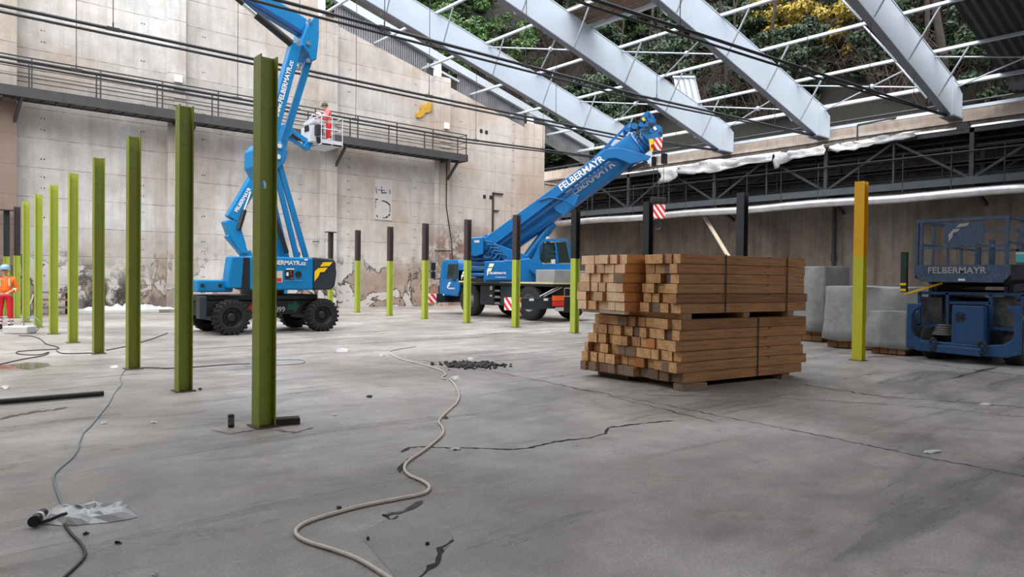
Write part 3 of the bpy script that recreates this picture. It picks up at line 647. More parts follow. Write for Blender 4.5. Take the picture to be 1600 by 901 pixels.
def twig_mesh(name, seed):
    rng = random.Random(seed); q = MB()
    for k in range(60):
        an = rng.uniform(0, 6.28); L = rng.uniform(1.2, 3.2); a = V((rng.uniform(-1, 1), rng.uniform(-1, 1), -.3)); m_ = a+V((math.cos(an)*L*.3, math.sin(an)*L*.3, L*.65))
        e = m_+V((math.cos(an+.6)*L*.6, math.sin(an+.6)*L*.6, rng.uniform(-.3, .5)*L)); q.tube([a, m_, e], [.03, .022, .008], 4)
        for _ in range(2):
            f_ = m_.lerp(e, rng.random()); q.tube([f_, f_+V((rng.uniform(-.7, .7), rng.uniform(-.7, .7), rng.uniform(-.3, .6)))], [.014, .006], 3)
    me = bpy.data.meshes.new(name); me.from_pydata([tuple(v) for v in q.v], [], q.f); me.materials.append(TWIG); return me
FM = {k: [foliage_mesh(f'foliage_{k}', 10*k+s_, LF[k], n=3600) for s_ in range(3 if k < 2 else 1)] for k in range(4)}
TM = [trunk_mesh('trunk', s_, 7+s_, .15+.03*s_) for s_ in range(3)]
WM = [twig_mesh('twigs', s_) for s_ in range(3)]
def proj(p): d_ = V(p)-O; z = d_.dot(cw); return (800+F*d_.dot(CR)/z, 450.5-F*d_.dot(CU)/z) if z > 0 else (-999, -999)
def march(px, py):   # first hit of the view ray with the slope, to scatter trees where the slope can be seen
    d_ = ray(px, py); t_ = 30.0
    while t_ < 120:
        p_ = O+d_*t_
        if (p_.x > 36.5 or p_.y > 36) and p_.z < hz(p_.x, p_.y): return p_
        t_ += .5
    return None
spots = []; rng = random.Random(42)
def scatter(n, x0, x1, y0, y1, kind, sep):
    k = 0; tries = 0
    while k < n and tries < 500:
        tries += 1; p_ = march(rng.uniform(x0, x1), rng.uniform(y0, y1))
        if p_ is None or any((p_-s_[0]).length < sep for s_ in spots if s_[1] == kind): continue
        spots.append((p_, kind)); k += 1
scatter(12, 460, 760, -30, 60, 'green', 2.0); scatter(20, 640, 980, -20, 130, 'green', 1.9)
scatter(14, 840, 960, 190, 290, 'dark', 1.0); scatter(16, 680, 1100, -40, 110, 'dark', 2.2)
scatter(26, 900, 1560, 10, 190, 'dark', 2.4); scatter(10, 1160, 1340, 20, 95, 'yellow', 1.0)
scatter(12, 950, 1560, -60, 60, 'olive', 2.2); scatter(22, 950, 1560, 20, 170, 'bare', 1.4)
scatter(30, 860, 1600, 30, 200, 'twig', 1.5); scatter(16, 700, 960, 40, 170, 'twig', 1.4)
KN = {'green': ('bright green leafy tree', 1), 'dark': ('dark evergreen leafy tree', 0), 'yellow': ('golden yellow autumn tree', 2), 'olive': ('olive leafy tree', 3)}
cnt = {}
for kind in ('green', 'dark', 'yellow', 'olive', 'bare', 'twig'):
    L = sorted([s_[0] for s_ in spots if s_[1] == kind], key=lambda p_: proj(p_)[0])
    for i, p_ in enumerate(L):
        oi_ = ordn[i] if i < 19 else ('twentieth' if i == 19 else ('twenty-'+ordn[i-20] if i < 29 else ('thirtieth' if i == 29 else ('thirty-'+ordn[i-30] if i < 39 else ('fortieth' if i == 39 else 'forty-'+ordn[i-40])))))
        if kind in KN:
            lab, k = KN[kind]; g_ = {'green': 'bright green trees on the hillside', 'dark': 'dark evergreen trees on the hillside', 'yellow': 'yellow trees on the hillside', 'olive': 'olive trees on the hillside'}[kind]
            s_ = {'green': rng.uniform(.7, 1.0), 'dark': rng.uniform(.6, .95) if i > 6 else .55, 'yellow': rng.uniform(.65, .85), 'olive': .8}[kind]
            t = thing('hillside_tree', f'{lab} on the wooded hillside, {oi_} of its kind from the left', 'tree', p_, g_)
            f_ = bpy.data.objects.new('foliage', rng.choice(FM[k])); C.objects.link(f_); f_.parent = t; f_.location = (0, 0, 3.2*s_); f_.scale = (s_,)*3; f_.rotation_euler.z = rng.uniform(0, 6.28)
            f_['kind'] = 'stuff'
            u_ = bpy.data.objects.new('trunk', rng.choice(TM)); C.objects.link(u_); u_.parent = t; u_.scale = (s_*.9, s_*.9, s_*.6)
        elif kind == 'bare':
            u_ = bpy.data.objects.new('bare_tree', rng.choice(TM)); C.objects.link(u_); u_.location = p_; s_ = rng.uniform(.7, 1.1); u_.scale = (s_, s_, s_*1.8); u_.rotation_euler = (rng.uniform(-.15, .15), rng.uniform(-.15, .15), rng.uniform(0, 6))
            tag(u_, f'bare brown tree trunk on the wooded hillside, {oi_} of its kind from the left', 'tree', 'bare trunks on the hillside')
        else:
            u_ = bpy.data.objects.new('bare_shrub', rng.choice(WM)); C.objects.link(u_); u_.location = p_; s_ = rng.uniform(.9, 1.5); u_.scale = (s_,)*3; u_.rotation_euler.z = rng.uniform(0, 6)
            tag(u_, f'tangled leafless brown shrub on the wooded hillside, {oi_} of its kind from the left', 'shrub', 'leafless shrubs on the hillside')
# <<PART2>>
# ================================================================== STEEL POSTS (two rows of H-section stubs)
def hsec(q, x, y, z0, z1, b=.2, h=.18, tf=.014, tw=.012, hole=None):
    q.box(x-h/2, x-h/2+tf, y-b/2, y+b/2, z0, z1); q.box(x+h/2-tf, x+h/2, y-b/2, y+b/2, z0, z1)
    if hole:
        a, b2 = hole; xa, xb = x-h/2+tf, x+h/2-tf
        q.box(xa, xb, y-tw/2, y+tw/2, z0, a); q.box(xa, xb, y-tw/2, y+tw/2, b2, z1)
        q.box(xa, xa+.02, y-tw/2, y+tw/2, a, b2); q.box(xa+.09, xb, y-tw/2, y+tw/2, a, b2)
    else: q.box(x-h/2+tf, x+h/2-tf, y-tw/2, y+tw/2, z0, z1)
def post(x, y, h, split, mlow, mup, label, group, hole=None, cap=False, size=.2):
    t = thing('steel_post', label, 'post', (x, y, 0), group)
    if mup is None: q = MB(); hsec(q, x, y, 0, h, size, size*.92, hole=hole); q.build('painted_section', mlow, t)
    else:
        q = MB(); hsec(q, x, y, 0, split, size, size*.92); q.build('painted_section', mlow, t)
        q = MB(); hsec(q, x, y, split, h, size, size*.92); q.build('upper_section', mup, t)
    if cap: q = MB(); q.box(x-.24, x+.24, y-.14, y+.14, h, h+.04); q.build('cap_plate', mup, t)
    q = MB(); q.box(x-.13, x+.13, y-.14, y+.14, 0, .012); q.build('floor_collar', DIRT, t)
for k in range(8):
    y = 7.35+2.885*k
    post(2.85, y, 3.9, 0, LIME_SHADE if k < 4 else LIME, None, f'tall lime green steel post, {ordn[k]} from the camera in the left row', 'tall green posts of the left row', hole=(2.52, 2.60) if k == 0 else None)
post(2.86, 30.2, 3.92, 2.2, LIME, BRN, 'steel post with lime lower half and brown upper half behind the left green row', None)
post(2.72, 32.1, 3.9, 2.2, LIME, STL, 'last post of the left row, lime below and dark with a flat cap', None, cap=True)
row2 = [(14.75, 6.25, 3.65, 2.12, YLM, YEL, 'yellow post with amber upper half standing between timber stack and scissor lift'),
        (14.75, 8.95, 3.65, 2.1, LIME, STL, 'dark steel post rising behind the right part of the timber stack'),
        (14.8, 11.75, 3.65, 2.1, LIME, BLK, 'near-black steel post rising behind the left part of the timber stack'),
        (14.9, 14.5, 3.66, 2.2, LIME, BLK, 'lime and black post just left of the timber stack, in front of crane rear'),
        (15.0, 17.27, 3.66, 2.2, LIME, BRN, 'lime and brown post standing in front of the crane side'),
        (15.0, 19.91, 3.66, 2.22, LIME, BRN, 'lime and brown post in front of the crane front wheel'),
        (15.0, 22.6, 3.66, 2.25, LIME, BRN, 'lime and brown post just left of the crane'),
        (15.0, 25.2, 3.66, 2.25, LIME, BRN, 'lime and brown post below the faded wall sign'),
        (15.05, 28.05, 3.65, 2.3, LIME, BRN, 'lime and brown post next to the fire extinguisher'),
        (15.1, 30.8, 3.66, 2.3, LIME, BRN, 'capped brown post behind the counterweight of the boom lift')]
for i, (x, y, h, sp, m1, m2, lab) in enumerate(row2): post(x, y, h, sp, m1, m2, lab, 'two-tone posts of the right row', cap=(i == 9))
q = MB(); q.box(33.0-18.9, 33.0-18.9+.01, 0, .01, 0, .01)

# ================================================================== TIMBER STACK
E1, W1, C0 = V((.990, -.139, 0)), V((.139, .990, 0)), V((8.41, 6.07, 0))
ROTZ = math.atan2(-.139, .990)
def timber(name, s0, s1, z0, z1, e0, e1, label, cat, group, side, end, bev=.006):
    L, Wd, H = e1-e0, s1-s0, z1-z0; q = MB(); x, y = L/2, Wd/2
    vs = [(-x, -y, 0), (x, -y, 0), (x, y, 0), (-x, y, 0), (-x, -y, H), (x, -y, H), (x, y, H), (-x, y, H)]
    q.mat(side); o_ = 0; q.add(vs, [(0, 3, 2, 1), (4, 5, 6, 7), (0, 1, 5, 4), (2, 3, 7, 6)]); q.mat(end); q.f += [[1, 2, 6, 5], [3, 0, 4, 7]]; q.m += [q.cur]*2; q.s += [False]*2
    c_ = C0+E1*((e0+e1)/2)+W1*((s0+s1)/2)+V((0, 0, z0)); o = q.build(name, origin=(0, 0, 0), bevel=bev); o.location = c_; o.rotation_euler.z = ROTZ
    return tag(o, label, cat, group)
rng = random.Random(11)
def bundle(sa, sb, zbase, nl, pitch, h, where, group, endm, sidem, ebase, widths, protr=None):
    for l in range(nl):
        s_ = sa+rng.uniform(0, .03); k = 0; ws = []
        while s_ < sb-.09:
            w_ = min(rng.choice(widths), sb-s_); ws.append((s_, s_+w_-.004)); s_ += w_
        for k, (a, b_) in enumerate(ws):
            e0 = ebase+rng.uniform(-.07, .05) + (protr(a, l) if protr else 0); e0 = e0 if rng.random() > .12 else e0+.06
            em = endm if rng.random() > .14 else rng.choice([WOLD, WEND, WORG]); sm = sidem if k < len(ws)-1 or 1 else sidem
            if where == 'lower pack' and l < 1: em = WOLD
            e1 = ebase+2.93+rng.uniform(-.08, .08)
            timber('pine_timber', a, b_, zbase+l*pitch, zbase+l*pitch+h, e0, e1, f'pine beam in the {where}, {ordn[l]} layer up, {ordn[k]} along from the right-hand corner', 'timber beam', group, sm, em)
bundle(0, 2.0, .10, 6, .155, .148, 'lower pack', 'pine beams of the lower pack', WEND, WSIDE, 0.0, [.15, .16, .17, .2, .23], lambda s_, l: -max(0, s_-.8)*.16*(1.6-l*.3))
bundle(0, .80, 1.115, 6, .145, .14, 'upper right bundle', 'pine beams of the upper right bundle', WEND, WSIDE, 0.0, [.15, .17, .2, .24])
bundle(.86, 2.0, 1.115, 6, .145, .14, 'upper left bundle', 'pale pine beams of the upper left bundle', WPALE, WORG, -.30, [.17, .2, .22, .24])
rng2 = random.Random(3)
for i, (a, lab) in enumerate([(.12, 'thin wooden batten between the two timber packs at their left end'), (1.4, 'thin wooden batten between the two timber packs in the middle'), (2.5, 'thin wooden batten between the two timber packs at their right end')]):
    timber('batten', .02, 1.97, 1.025, 1.113, a, a+.14, lab, 'batten', 'battens between the packs', WOLD, WEND)
timber('batten', .9, 1.95, 1.06, 1.113, -.26, -.16, 'pale batten under the protruding left bundle of the upper pack', 'batten', None, PLK, PLK)
for i, (a, b_, s0, s1, lab) in enumerate([(0.02, .52, -.06, .14, 'short grey sleeper under the front corner of the timber stack'), (.1, .3, 1.2, 1.95, 'sleeper under the far left corner of the timber stack'), (2.4, 2.6, .05, 1.9, 'sleeper under the right end of the timber stack')]):
    timber('sleeper', s0, s1, 0, .098, a, b_, lab, 'sleeper', None, WOLD, WOLD)
def strap(e0, s0, s1, z0, z1, label, r=.008):
    P = lambda s_, z: C0+E1*e0+W1*s_+V((0, 0, z)); g_ = .012
    pts = [P(s0-g_, z0), P(s0-g_, z1+g_), P(s1+g_, z1+g_), P(s1+g_, z0)]
    q = MB(); q.beam(pts[0], pts[1], .02, .006, E1); q.beam(pts[1], pts[2], .02, .006, E1); q.beam(pts[2], pts[3], .02, .006, E1)
    tag(q.build('packing_strap', CABK), label, 'strap', 'black packing straps')
strap(.95, 0, .80, 1.115, 1.98, 'black strap around the upper right bundle, the one nearer its beam ends')
strap(2.42, 0, .80, 1.115, 1.98, 'black strap around the upper right bundle near the far right end')
strap(1.72, 0, 2.0, .10, 1.022, 'black strap around the middle of the lower timber pack')

# ================================================================== WHEEL
def wheel(t, c, ax, r, w, mt=RUB, rim=BLK, lugs=0, rr=.6, hubm=None, nm='wheel'):
    c, ax = V(c), V(ax).normalized(); q = MB()
    q.lathe([(r*rr, -w*.46), (r*.86, -w*.5), (r*.97, -w*.40), (r, -w*.22), (r, w*.22), (r*.97, w*.40), (r*.86, w*.5), (r*rr, w*.46), (r*rr, -w*.46)], c, ax, 32)
    if lugs:
        u = ax.orthogonal().normalized(); v_ = ax.cross(u)
        for k in range(lugs):
            an = 2*math.pi*k/lugs
            for sd in (-1, 1):
                a2 = an+(.5*2*math.pi/lugs if sd > 0 else 0); d_ = u*math.cos(a2)+v_*math.sin(a2); tg = ax.cross(d_)
                q.obox(c+d_*(r*1.0)+ax*sd*w*.24, d_*r*.045, (tg*.8+ax*sd*.35).normalized()*r*.085, ax*w*.24)
                q.obox(c+d_*(r*.9)+ax*sd*w*.5, d_*r*.1, tg*r*.05, ax*w*.03)
    wo_ = q.build(nm, mt, t)
    q = MB(); q.lathe([(r*rr*1.02, -w*.44), (r*rr, -w*.47), (r*rr*.92, -w*.36), (r*rr*.85, -w*.12), (r*.3, -w*.08), (r*.27, -w*.3), (r*.12, -w*.34), (0, -w*.34)], c, ax, 28)
    q.lathe([(r*rr*1.02, w*.44), (r*rr, w*.47), (r*rr*.92, w*.36), (r*rr*.85, w*.12), (r*.3, w*.08), (r*.27, w*.3), (r*.12, w*.34), (0, w*.34)], c, ax, 28)
    u = ax.orthogonal().normalized(); v_ = ax.cross(u)
    for k in range(9):
        d_ = u*math.cos(.698*k)+v_*math.sin(.698*k)
        for sd in (-1, 1): q.cyl(c+d_*r*.4+ax*sd*w*.06, c+d_*r*.4+ax*sd*w*.16, r*.035, n=6)
    q.build('rim', rim, wo_)
def decal(t, pix, plane, m, name='marking', thick=.006):
    pts = [plane(*p_) for p_ in pix]; n_ = (pts[1]-pts[0]).cross(pts[2]-pts[0]).normalized(); q = MB(); k = len(pts)
    if n_.dot(O-pts[0]) < 0: n_ = -n_
    A = [p_+n_*thick for p_ in pts]; q.add([*pts, *A], [tuple(range(k, 2*k)), tuple(range(k))[::-1]]+[(i, (i+1) % k, k+(i+1) % k, k+i) for i in range(k)]); return q.build(name, m, t)
def pxz(ox, oy, s_): return lambda L: [(ox+x/s_, oy+y/s_) for x, y in L]

def fit(t, string, pa, pb, m, nz, name='company_lettering', bold=.018, lift=0.0, k=1.0):
    d_ = (pb-pa); w1 = MB().text(string, 1, (0, 0, 0), (1, 0, 0), (0, 1, 0), bold=bold); dd = d_.normalized(); nz = V(nz).normalized(); up_ = nz.cross(dd).normalized(); up_ = up_ if up_.z > 0 or abs(up_.z) < .05 and up_.x < 0 else -up_
    dp = .006 if dd.cross(up_).dot(nz) > 0 else -.006
    q = MB(); q.text(string, d_.length/w1*k, pa+up_*lift, dd, up_, bold=bold, depth=dp); return q.build(name, m, t)
# ================================================================== BLUE BOOM LIFT (front)
LX0 = 19.0
t = thing('boom_lift', 'blue articulated boom lift with black wheels and black counterweight behind nearest green post', 'boom lift', (7.8, 19.9, 0))
for x in (6.5, 9.08):
    for y in (19.1, 20.95): wheel(t, (x, y, .47), (0, 1, 0), .46, .36, lugs=22)
q = MB(); q.box(5.85, 9.25, 19.32, 20.75, .5, .9); q.box(5.75, 9.1, 19.38, 20.7, .9, 1.06); q.box(6.2, 6.8, 19.25, 20.8, .35, .6); q.box(8.8, 9.35, 19.25, 20.8, .35, .6); q.build('chassis', BLK, t, bevel=.03)
for y in (19.0, 20.6): q = MB(); q.box(5.68, 5.86, y, y+.35, .45, 1.04); q.build('end_plate', DK, t, bevel=.03)
q = MB(); q.cyl((7.7, 20, 1.05), (7.7, 20, 1.2), .6, n=24); q.build('slew_ring', BLK, t)
Pf = lambda x, y: PY(x, y, 19.31)
cv = pxz(410, 380, 6.007)
decal(t, cv([(237, 567), (293, 565), (296, 535), (352, 590), (300, 650), (292, 620), (237, 622)]), Pf, GRN, 'green_arrow', .01)
cv2 = pxz(290, 380, 6.007)
decal(t, [(387.5, 480), (396, 471), (396, 477), (408, 477), (408, 485), (396, 485), (396, 489)], Pf, RED, 'red_arrow', .01)
q = MB(); p_ = PY(424, 487, 19.3); q.text('0099', .2, p_, (1, 0, 0), (0, 0, 1)); q.build('number_lettering', BASK, t)
# turret
def rbox(q, x0, x1, y0, y1, z0, z1): q.box(x0, x1, y0, y1, z0, z1)
q = MB(); q.box(6.95, 8.75, 18.9, 19.5, 1.2, 2.12); q.build('engine_cover', LB, t, bevel=.05)
q = MB(); q.box(7.5, 8.75, 20.3, 20.9, 1.2, 2.1); q.build('engine_cover', LB, t, bevel=.05)
q = MB(); q.box(7.3, 8.75, 19.5, 20.3, 1.2, 1.6); q.build('turntable', DK, t)
q = MB(); q.prism([(6.36, 1.25), (6.72, 1.25), (6.78, 2.1), (6.45, 2.1), (6.38, 1.6)], (0, 19.15, 0), (1, 0, 0), (0, 0, 1), (0, .5, 0)); q.build('front_cover', LB, t, bevel=.04)
q = MB(); q.box(6.7, 6.97, 18.96, 19.45, 1.22, 2.08); q.build('cover_grille', BLK, t, bevel=.02)
q = MB(); q.box(5.68, 6.6, 19.2, 19.75, 1.14, 1.47); q.build('turntable_nose', LB, t, bevel=.05)
for x in (5.8, 6.25): q = MB(); q.cyl((x, 19.18, 1.32), (x, 19.21, 1.32), .05, n=12); q.build('nose_hole', BLK, t)
q = MB()
poly = [(8.75, 1.2), (9.3, 1.2), (9.42, 1.3), (9.47, 1.6), (9.45, 2.0), (9.38, 2.1), (8.75, 2.14)]
q.prism(poly, (0, 20, 0), (1, 0, 0), (0, 0, 1), (0, 2.2, 0)); q.build('counterweight', DK, t, bevel=.05)
Pt = lambda x, y: PY(x, y, 18.895)
decal(t, cv([(570, 178), (658, 174), (628, 213), (542, 217)]), lambda x, y: PY(x, y, 18.885), LOGY, 'yellow_logo_bar', .01)
q = decal(t, cv([(525, 232), (612, 226), (580, 268), (540, 271), (525, 310), (488, 355), (490, 265)]), lambda x, y: PY(x, y, 18.885), LOGY, 'yellow_logo_stem', .01)
p1 = PY(478, 414, 18.885); fit(t, 'FELBERMAYR.cc', V((p1.x-1.16, 18.885, p1.z)), p1, WHT, (0, -1, 0), bold=.025)
decal(t, cv([(222, 235), (298, 235), (298, 247), (222, 247)]), Pt, WHT, 'handle')
decal(t, cv([(213, 252), (290, 252), (288, 335), (213, 335)]), Pt, BLK, 'control_panel', .02)
decal(t, cv([(225, 272), (245, 272), (245, 305), (225, 305)]), lambda x, y: PY(x, y, 18.87), WHT, 'switch_label')
for xx, yy, mm in ((273, 328, ORL), (268, 290, RED), (262, 268, RED)): q = MB(); p_ = PY(*cv([(xx, yy)])[0], 18.88); q.cyl(p_, p_+V((0, -.03, 0)), .022, n=8); q.build('button', mm, t)
q = MB(); p_ = PY(*cv([(338, 290)])[0], 18.89); q.cyl(p_, p_+V((0, -.02, 0)), .09, n=16); q.build('gauge', BLK, t)
decal(t, cv([(115, 258), (188, 258), (190, 368), (115, 368)]), Pt, PAPR, 'warning_sheet')
decal(t, cv([(122, 325), (180, 325), (180, 360), (122, 360)]), lambda x, y: PY(x, y, 18.885), RED, 'warning_mark', .002)
decal(t, cv([(395, 146), (425, 146), (425, 162), (395, 162)]), Pt, WHT, 'small_lettering')
decal(t, cv([(205, 345), (385, 345), (385, 353), (205, 353)]), Pt, paint('light_edge', srgb(70, 170, 225), .4), 'cover_ledge')
q = MB(); p_ = PY(465, 397, 19.8); q.cyl(p_-V((0, 0, .05)), p_+V((0, 0, .07)), .07, n=10); q.build('beacon', ORL, t)
# booms, all in a plane near Y=19.9
def Pb(x, y, Y=19.9): return PY(x, y, Y)
q = MB()
for yy in (19.62, 20.18):
    q.beam(Pb(479, 405, yy), Pb(434, 247, yy), .09, .16, (0, 1, 0)); q.beam(Pb(464.5, 405, yy), Pb(426, 247, yy), .09, .15, (0, 1, 0))
q.build('riser_link', LB, t, bevel=.015)
q = MB(); q.beam(Pb(441, 405), Pb(405, 255), .34, .34, (0, 1, 0)); q.build('riser_boom', LB, t, bevel=.03)
q = MB(); q.cyl(Pb(448, 395, 19.55), Pb(424, 325, 19.55), .07, n=10); q.build('riser_cylinder', BLK, t)
q = MB(); q.cyl(Pb(424, 325, 19.55), Pb(412, 280, 19.55), .035, n=8); q.build('cylinder_rod', HYD, t)
q = MB(); q.prism([(p_.x, p_.z) for p_ in [Pb(*a) for a in [(390, 236), (398, 226), (432, 224), (441, 240), (437, 256), (412, 280), (398, 278), (389, 262)]]], (0, 19.9, 0), (1, 0, 0), (0, 0, 1), (0, .8, 0)); q.build('knuckle', LB, t, bevel=.03)
for a in ((434, 245), (401, 262), (436, 228)): q = MB(); p_ = Pb(*a, 19.49); q.cyl(p_, p_+V((0, -.05, 0)), .07, n=12); q.build('pivot_pin', HYD, t)
q = MB(); p0, p1 = Pb(415, 240, 19.72), Pb(461, 70, 19.72); q.beam(p0, p1, .3, .32, (0, 1, 0)); q.build('upper_boom', LB, t, bevel=.02)
fit(t, 'www.FELBERMAYR.cc', Pb(435, 184, 19.56), Pb(458.5, 96, 19.56), WHT, (0, -1, 0), bold=.03, lift=0)
q = MB()
for yy in (19.9, 20.2): q.beam(Pb(436, 246, yy), Pb(483, 92, yy), .1, .2, (0, 1, 0))
q.build('upper_link', LB, t, bevel=.015)
q = MB(); q.tube([Pb(463, 95, 19.95), Pb(468, 100, 19.9), Pb(466, 108, 19.9), Pb(460, 104, 19.9)], .03, 6); q.tube([Pb(470, 98, 19.95), Pb(474, 102, 19.9), Pb(469, 110, 19.9)], .025, 6); q.build('hose_loop', WHT, t)
q = MB(); q.prism([(p_.x, p_.z) for p_ in [Pb(*a) for a in [(481, 32), (489, 34), (489, 62), (487, 82), (485, 98), (478, 100), (473, 88), (463, 76), (463, 66), (470, 48)]]], (0, 19.9, 0), (1, 0, 0), (0, 0, 1), (0, .84, 0)); q.build('elbow_plate', LB, t, bevel=.02)
for a in ((465, 69), (481, 68), (483, 33), (481, 95)): q = MB(); p_ = Pb(*a, 19.47); q.cyl(p_, p_+V((0, -.05, 0)), .06, n=12); q.build('pivot_pin', HYD, t)
q = MB(); a, b_ = Pb(472, 44), Pb(330, -44); q.beam(a, b_, .42, .5, (0, 1, 0)); q.build('main_boom', LB, t, bevel=.04)
q = MB(); q.beam(a+V((.05, -.2, -.27)), b_+V((0, -.2, -.27)), .12, .1, (0, 1, 0)); q.build('cable_tray', paint('deep_blue', srgb(12, 70, 135), .4), t)
q = MB(); q.cyl(Pb(455, 68, 19.65), Pb(400, 23, 19.65), .11, n=12); q.build('boom_cylinder', BLK, t)
q = MB(); q.cyl(Pb(400, 23, 19.65), Pb(340, -27, 19.65), .05, n=10); q.build('cylinder_rod', HYD, t)
q = MB(); q.cyl(Pb(380, 6, 19.65), Pb(340, -27, 19.65), .07, n=10); q.build('rod_sleeve', BLK, t)

# ================================================================== SECOND BOOM LIFT (behind), carrying the basket
Yb = 26.6
t = thing('boom_lift', 'second blue boom lift behind the first, holding the worker basket up at the tie rod', 'boom lift', (10.2, Yb, 0))
def P2(x, y, Y=Yb): return PY(x, y, Y)
q = MB(); q.box(9.3, 11.4, Yb-.75, Yb+.75, .3, .7); q.build('chassis', BLK, t, bevel=.03)
for x in (9.5, 11.2):
    for y in (Yb-.7, Yb+.7): wheel(t, (x, y, .36), (0, 1, 0), .36, .3)
q = MB(); q.box(9.6, 11.0, Yb-.6, Yb+.6, .7, 1.5); q.build('turret', LB, t, bevel=.05)
q = MB(); q.beam((9.9, Yb, 1.3), P2(384, 392), .35, .3, (0, 1, 0)); q.beam(P2(386, 402), P2(356, 366), .36, .26, (0, 1, 0)); q.beam(P2(378, 400), P2(360, 350), .12, .16, (0, 1, 0)); q.build('riser', LB, t, bevel=.02)
q = MB(); q.prism([(p_.x, p_.z) for p_ in [P2(*a) for a in [(348, 347), (352, 344), (366, 344), (372, 352), (380, 378), (384, 396), (374, 396), (358, 372)]]], (0, Yb, 0), (1, 0, 0), (0, 0, 1), (0, .5, 0)); q.build('knuckle', LB, t, bevel=.03)
q = MB(); p0, p1 = P2(361, 342, Yb-.1), P2(441, 207, Yb-.1); q.beam(p0, p1, .36, .44, (0, 1, 0)); q.build('telescopic_boom', LB, t, bevel=.03)
dd = (p1-p0).normalized(); up_ = V((-dd.z, 0, dd.x)); fit(t, 'FELBERMAYR', P2(367.5, 330, Yb-.3), P2(389.5, 293, Yb-.3), WHT, (0, -1, 0), bold=.03, lift=-.08)
q = MB(); q.cyl(P2(373, 358, Yb-.3), P2(382, 328, Yb-.3), .09, n=10); q.build('tilt_cylinder', BLK, t)
q = MB(); q.cyl(P2(382, 328, Yb-.3), P2(392, 300, Yb-.3), .045, n=8); q.build('cylinder_rod', HYD, t)
q = MB(); q.prism([(p_.x, p_.z) for p_ in [P2(*a) for a in [(430, 198), (444, 194), (454, 200), (452, 212), (438, 224), (430, 216)]]], (0, Yb, 0), (1, 0, 0), (0, 0, 1), (0, .5, 0)); q.build('jib_knuckle', LB, t, bevel=.02)
q = MB(); q.beam(P2(449, 202), P2(480, 222), .2, .2, (0, 1, 0)); q.beam(P2(446, 212), P2(476, 231), .2, .12, (0, 1, 0)); q.build('jib', LB, t, bevel=.02)
q = MB(); q.cyl(P2(452, 207, Yb-.15), P2(470, 219, Yb-.15), .05, n=8); q.build('jib_cylinder', BLK, t)
q = MB(); q.beam(P2(475, 223), P2(484, 229), .36, .42, (0, 1, 0)); q.build('jib_head', LB, t, bevel=.02)
BX0, BX1, BY0, BY1, BZ = 12.25, 13.15, Yb-.75, Yb+.75, 6.78
b_ = thing('work_basket', 'pale grey railed work basket carrying the worker in red', 'basket', ((BX0+BX1)/2, Yb, BZ))
q = MB(); q.box(BX0, BX1, BY0, BY1, BZ, BZ+.05); q.box(BX0, BX1, BY0, BY0+.03, BZ, BZ+.2); q.box(BX0, BX1, BY1-.03, BY1, BZ, BZ+.2); q.box(BX1-.03, BX1, BY0, BY1, BZ, BZ+.2); q.build('floor_tray', BASK, b_)
q = MB()
for z in (BZ+.62, BZ+1.12):
    q.cyl((BX0, BY0, z), (BX1, BY0, z), .022, n=6); q.cyl((BX0, BY1, z), (BX1, BY1, z), .022, n=6); q.cyl((BX1, BY0, z), (BX1, BY1, z), .022, n=6); q.cyl((BX0, BY0, z), (BX0, BY1, z), .022, n=6)
for x in (BX0, BX0+.45, BX1):
    for y in (BY0, Yb, BY1): q.cyl((x, y, BZ), (x, y, BZ+1.12), .02, n=6)
q.build('guard_rail', BASK, b_)
q = MB(); q.box(BX0-.3, BX0+.02, Yb-.5, Yb+.5, BZ+.1, BZ+.75); q.box(BX0-.22, BX0+.1, Yb-.45, Yb+.45, BZ+.85, BZ+1.0); q.build('mount_frame', BASK, b_, bevel=.03)
q = MB(); q.box(BX0-.33, BX0-.29, Yb-.3, Yb+.1, BZ+.55, BZ+.78); q.box(BX0-.18, BX0+.1, Yb-.72, Yb-.5, BZ+.35, BZ+.75); q.box(BX0-.1, BX0+.05, Yb-.52, Yb-.5, BZ+.1, BZ+.3); q.build('control_box', BLK, b_, bevel=.02)
q = MB(); q.tube([(BX0-.3, Yb-.5, BZ+.2), (BX0-.45, Yb-.55, BZ+.9), (BX0-.25, Yb-.5, BZ+1.15), (BX0, Yb-.5, BZ+1.12)], .018, 6); q.build('tube_frame', BASK, b_)

# ================================================================== MOBILE CRANE
A_, N_, CC = V((.76, -.65, 0)), V((.65, .76, 0)), V((19.1, 21.0, 0))
def S(s, q_, z): return CC+A_*s+N_*q_+V((0, 0, z))
def PS(x, y, off=0.0):
    d_ = ray(x, y); tt = (CC.dot(N_)+off)/(d_.x*N_.x+d_.y*N_.y); return O+d_*tt
t = thing('mobile_crane', 'blue mobile truck crane with raised telescopic boom in front of the corner', 'crane', (19.1, 21.5, 0))
X0c, X1c = 17.8, 20.25
for y in (19.75, 23.5):
    for x in (18.0, 20.05): wheel(t, (x, y, .68), (1, 0, 0), .68, .42, rim=RIMG, rr=.5, lugs=0)
q = MB(); q.box(X0c+.5, X1c-.5, 18.5, 25.7, .55, 1.3); q.box(X0c, X1c, 18.4, 24.2, 1.30, 1.42); q.build('carrier_frame', BLK, t, bevel=.02)
q = MB(); q.box(X0c-.03, X0c+.02, 18.4, 24.2, 1.40, 1.47); q.box(X0c, X1c, 18.36, 18.4, 1.40, 1.46); q.build('deck_edge', CREAM, t)
for a_ in ((X0c, 21.85, 22.75), (X0c, 20.5, 21.45), (X1c-.5, 20.5, 22.7)): q = MB(); q.box(a_[0], a_[0]+.5, a_[1], a_[2], .5, 1.3); q.build('side_locker', DK, t, bevel=.03)
q = MB()
for z in (.55, .8, 1.05): q.box(X0c+.02, X0c+.3, 21.47, 21.83, z, z+.04); q.box(X0c+.01, X0c+.03, 21.5, 21.8, z+.03, z+.09)
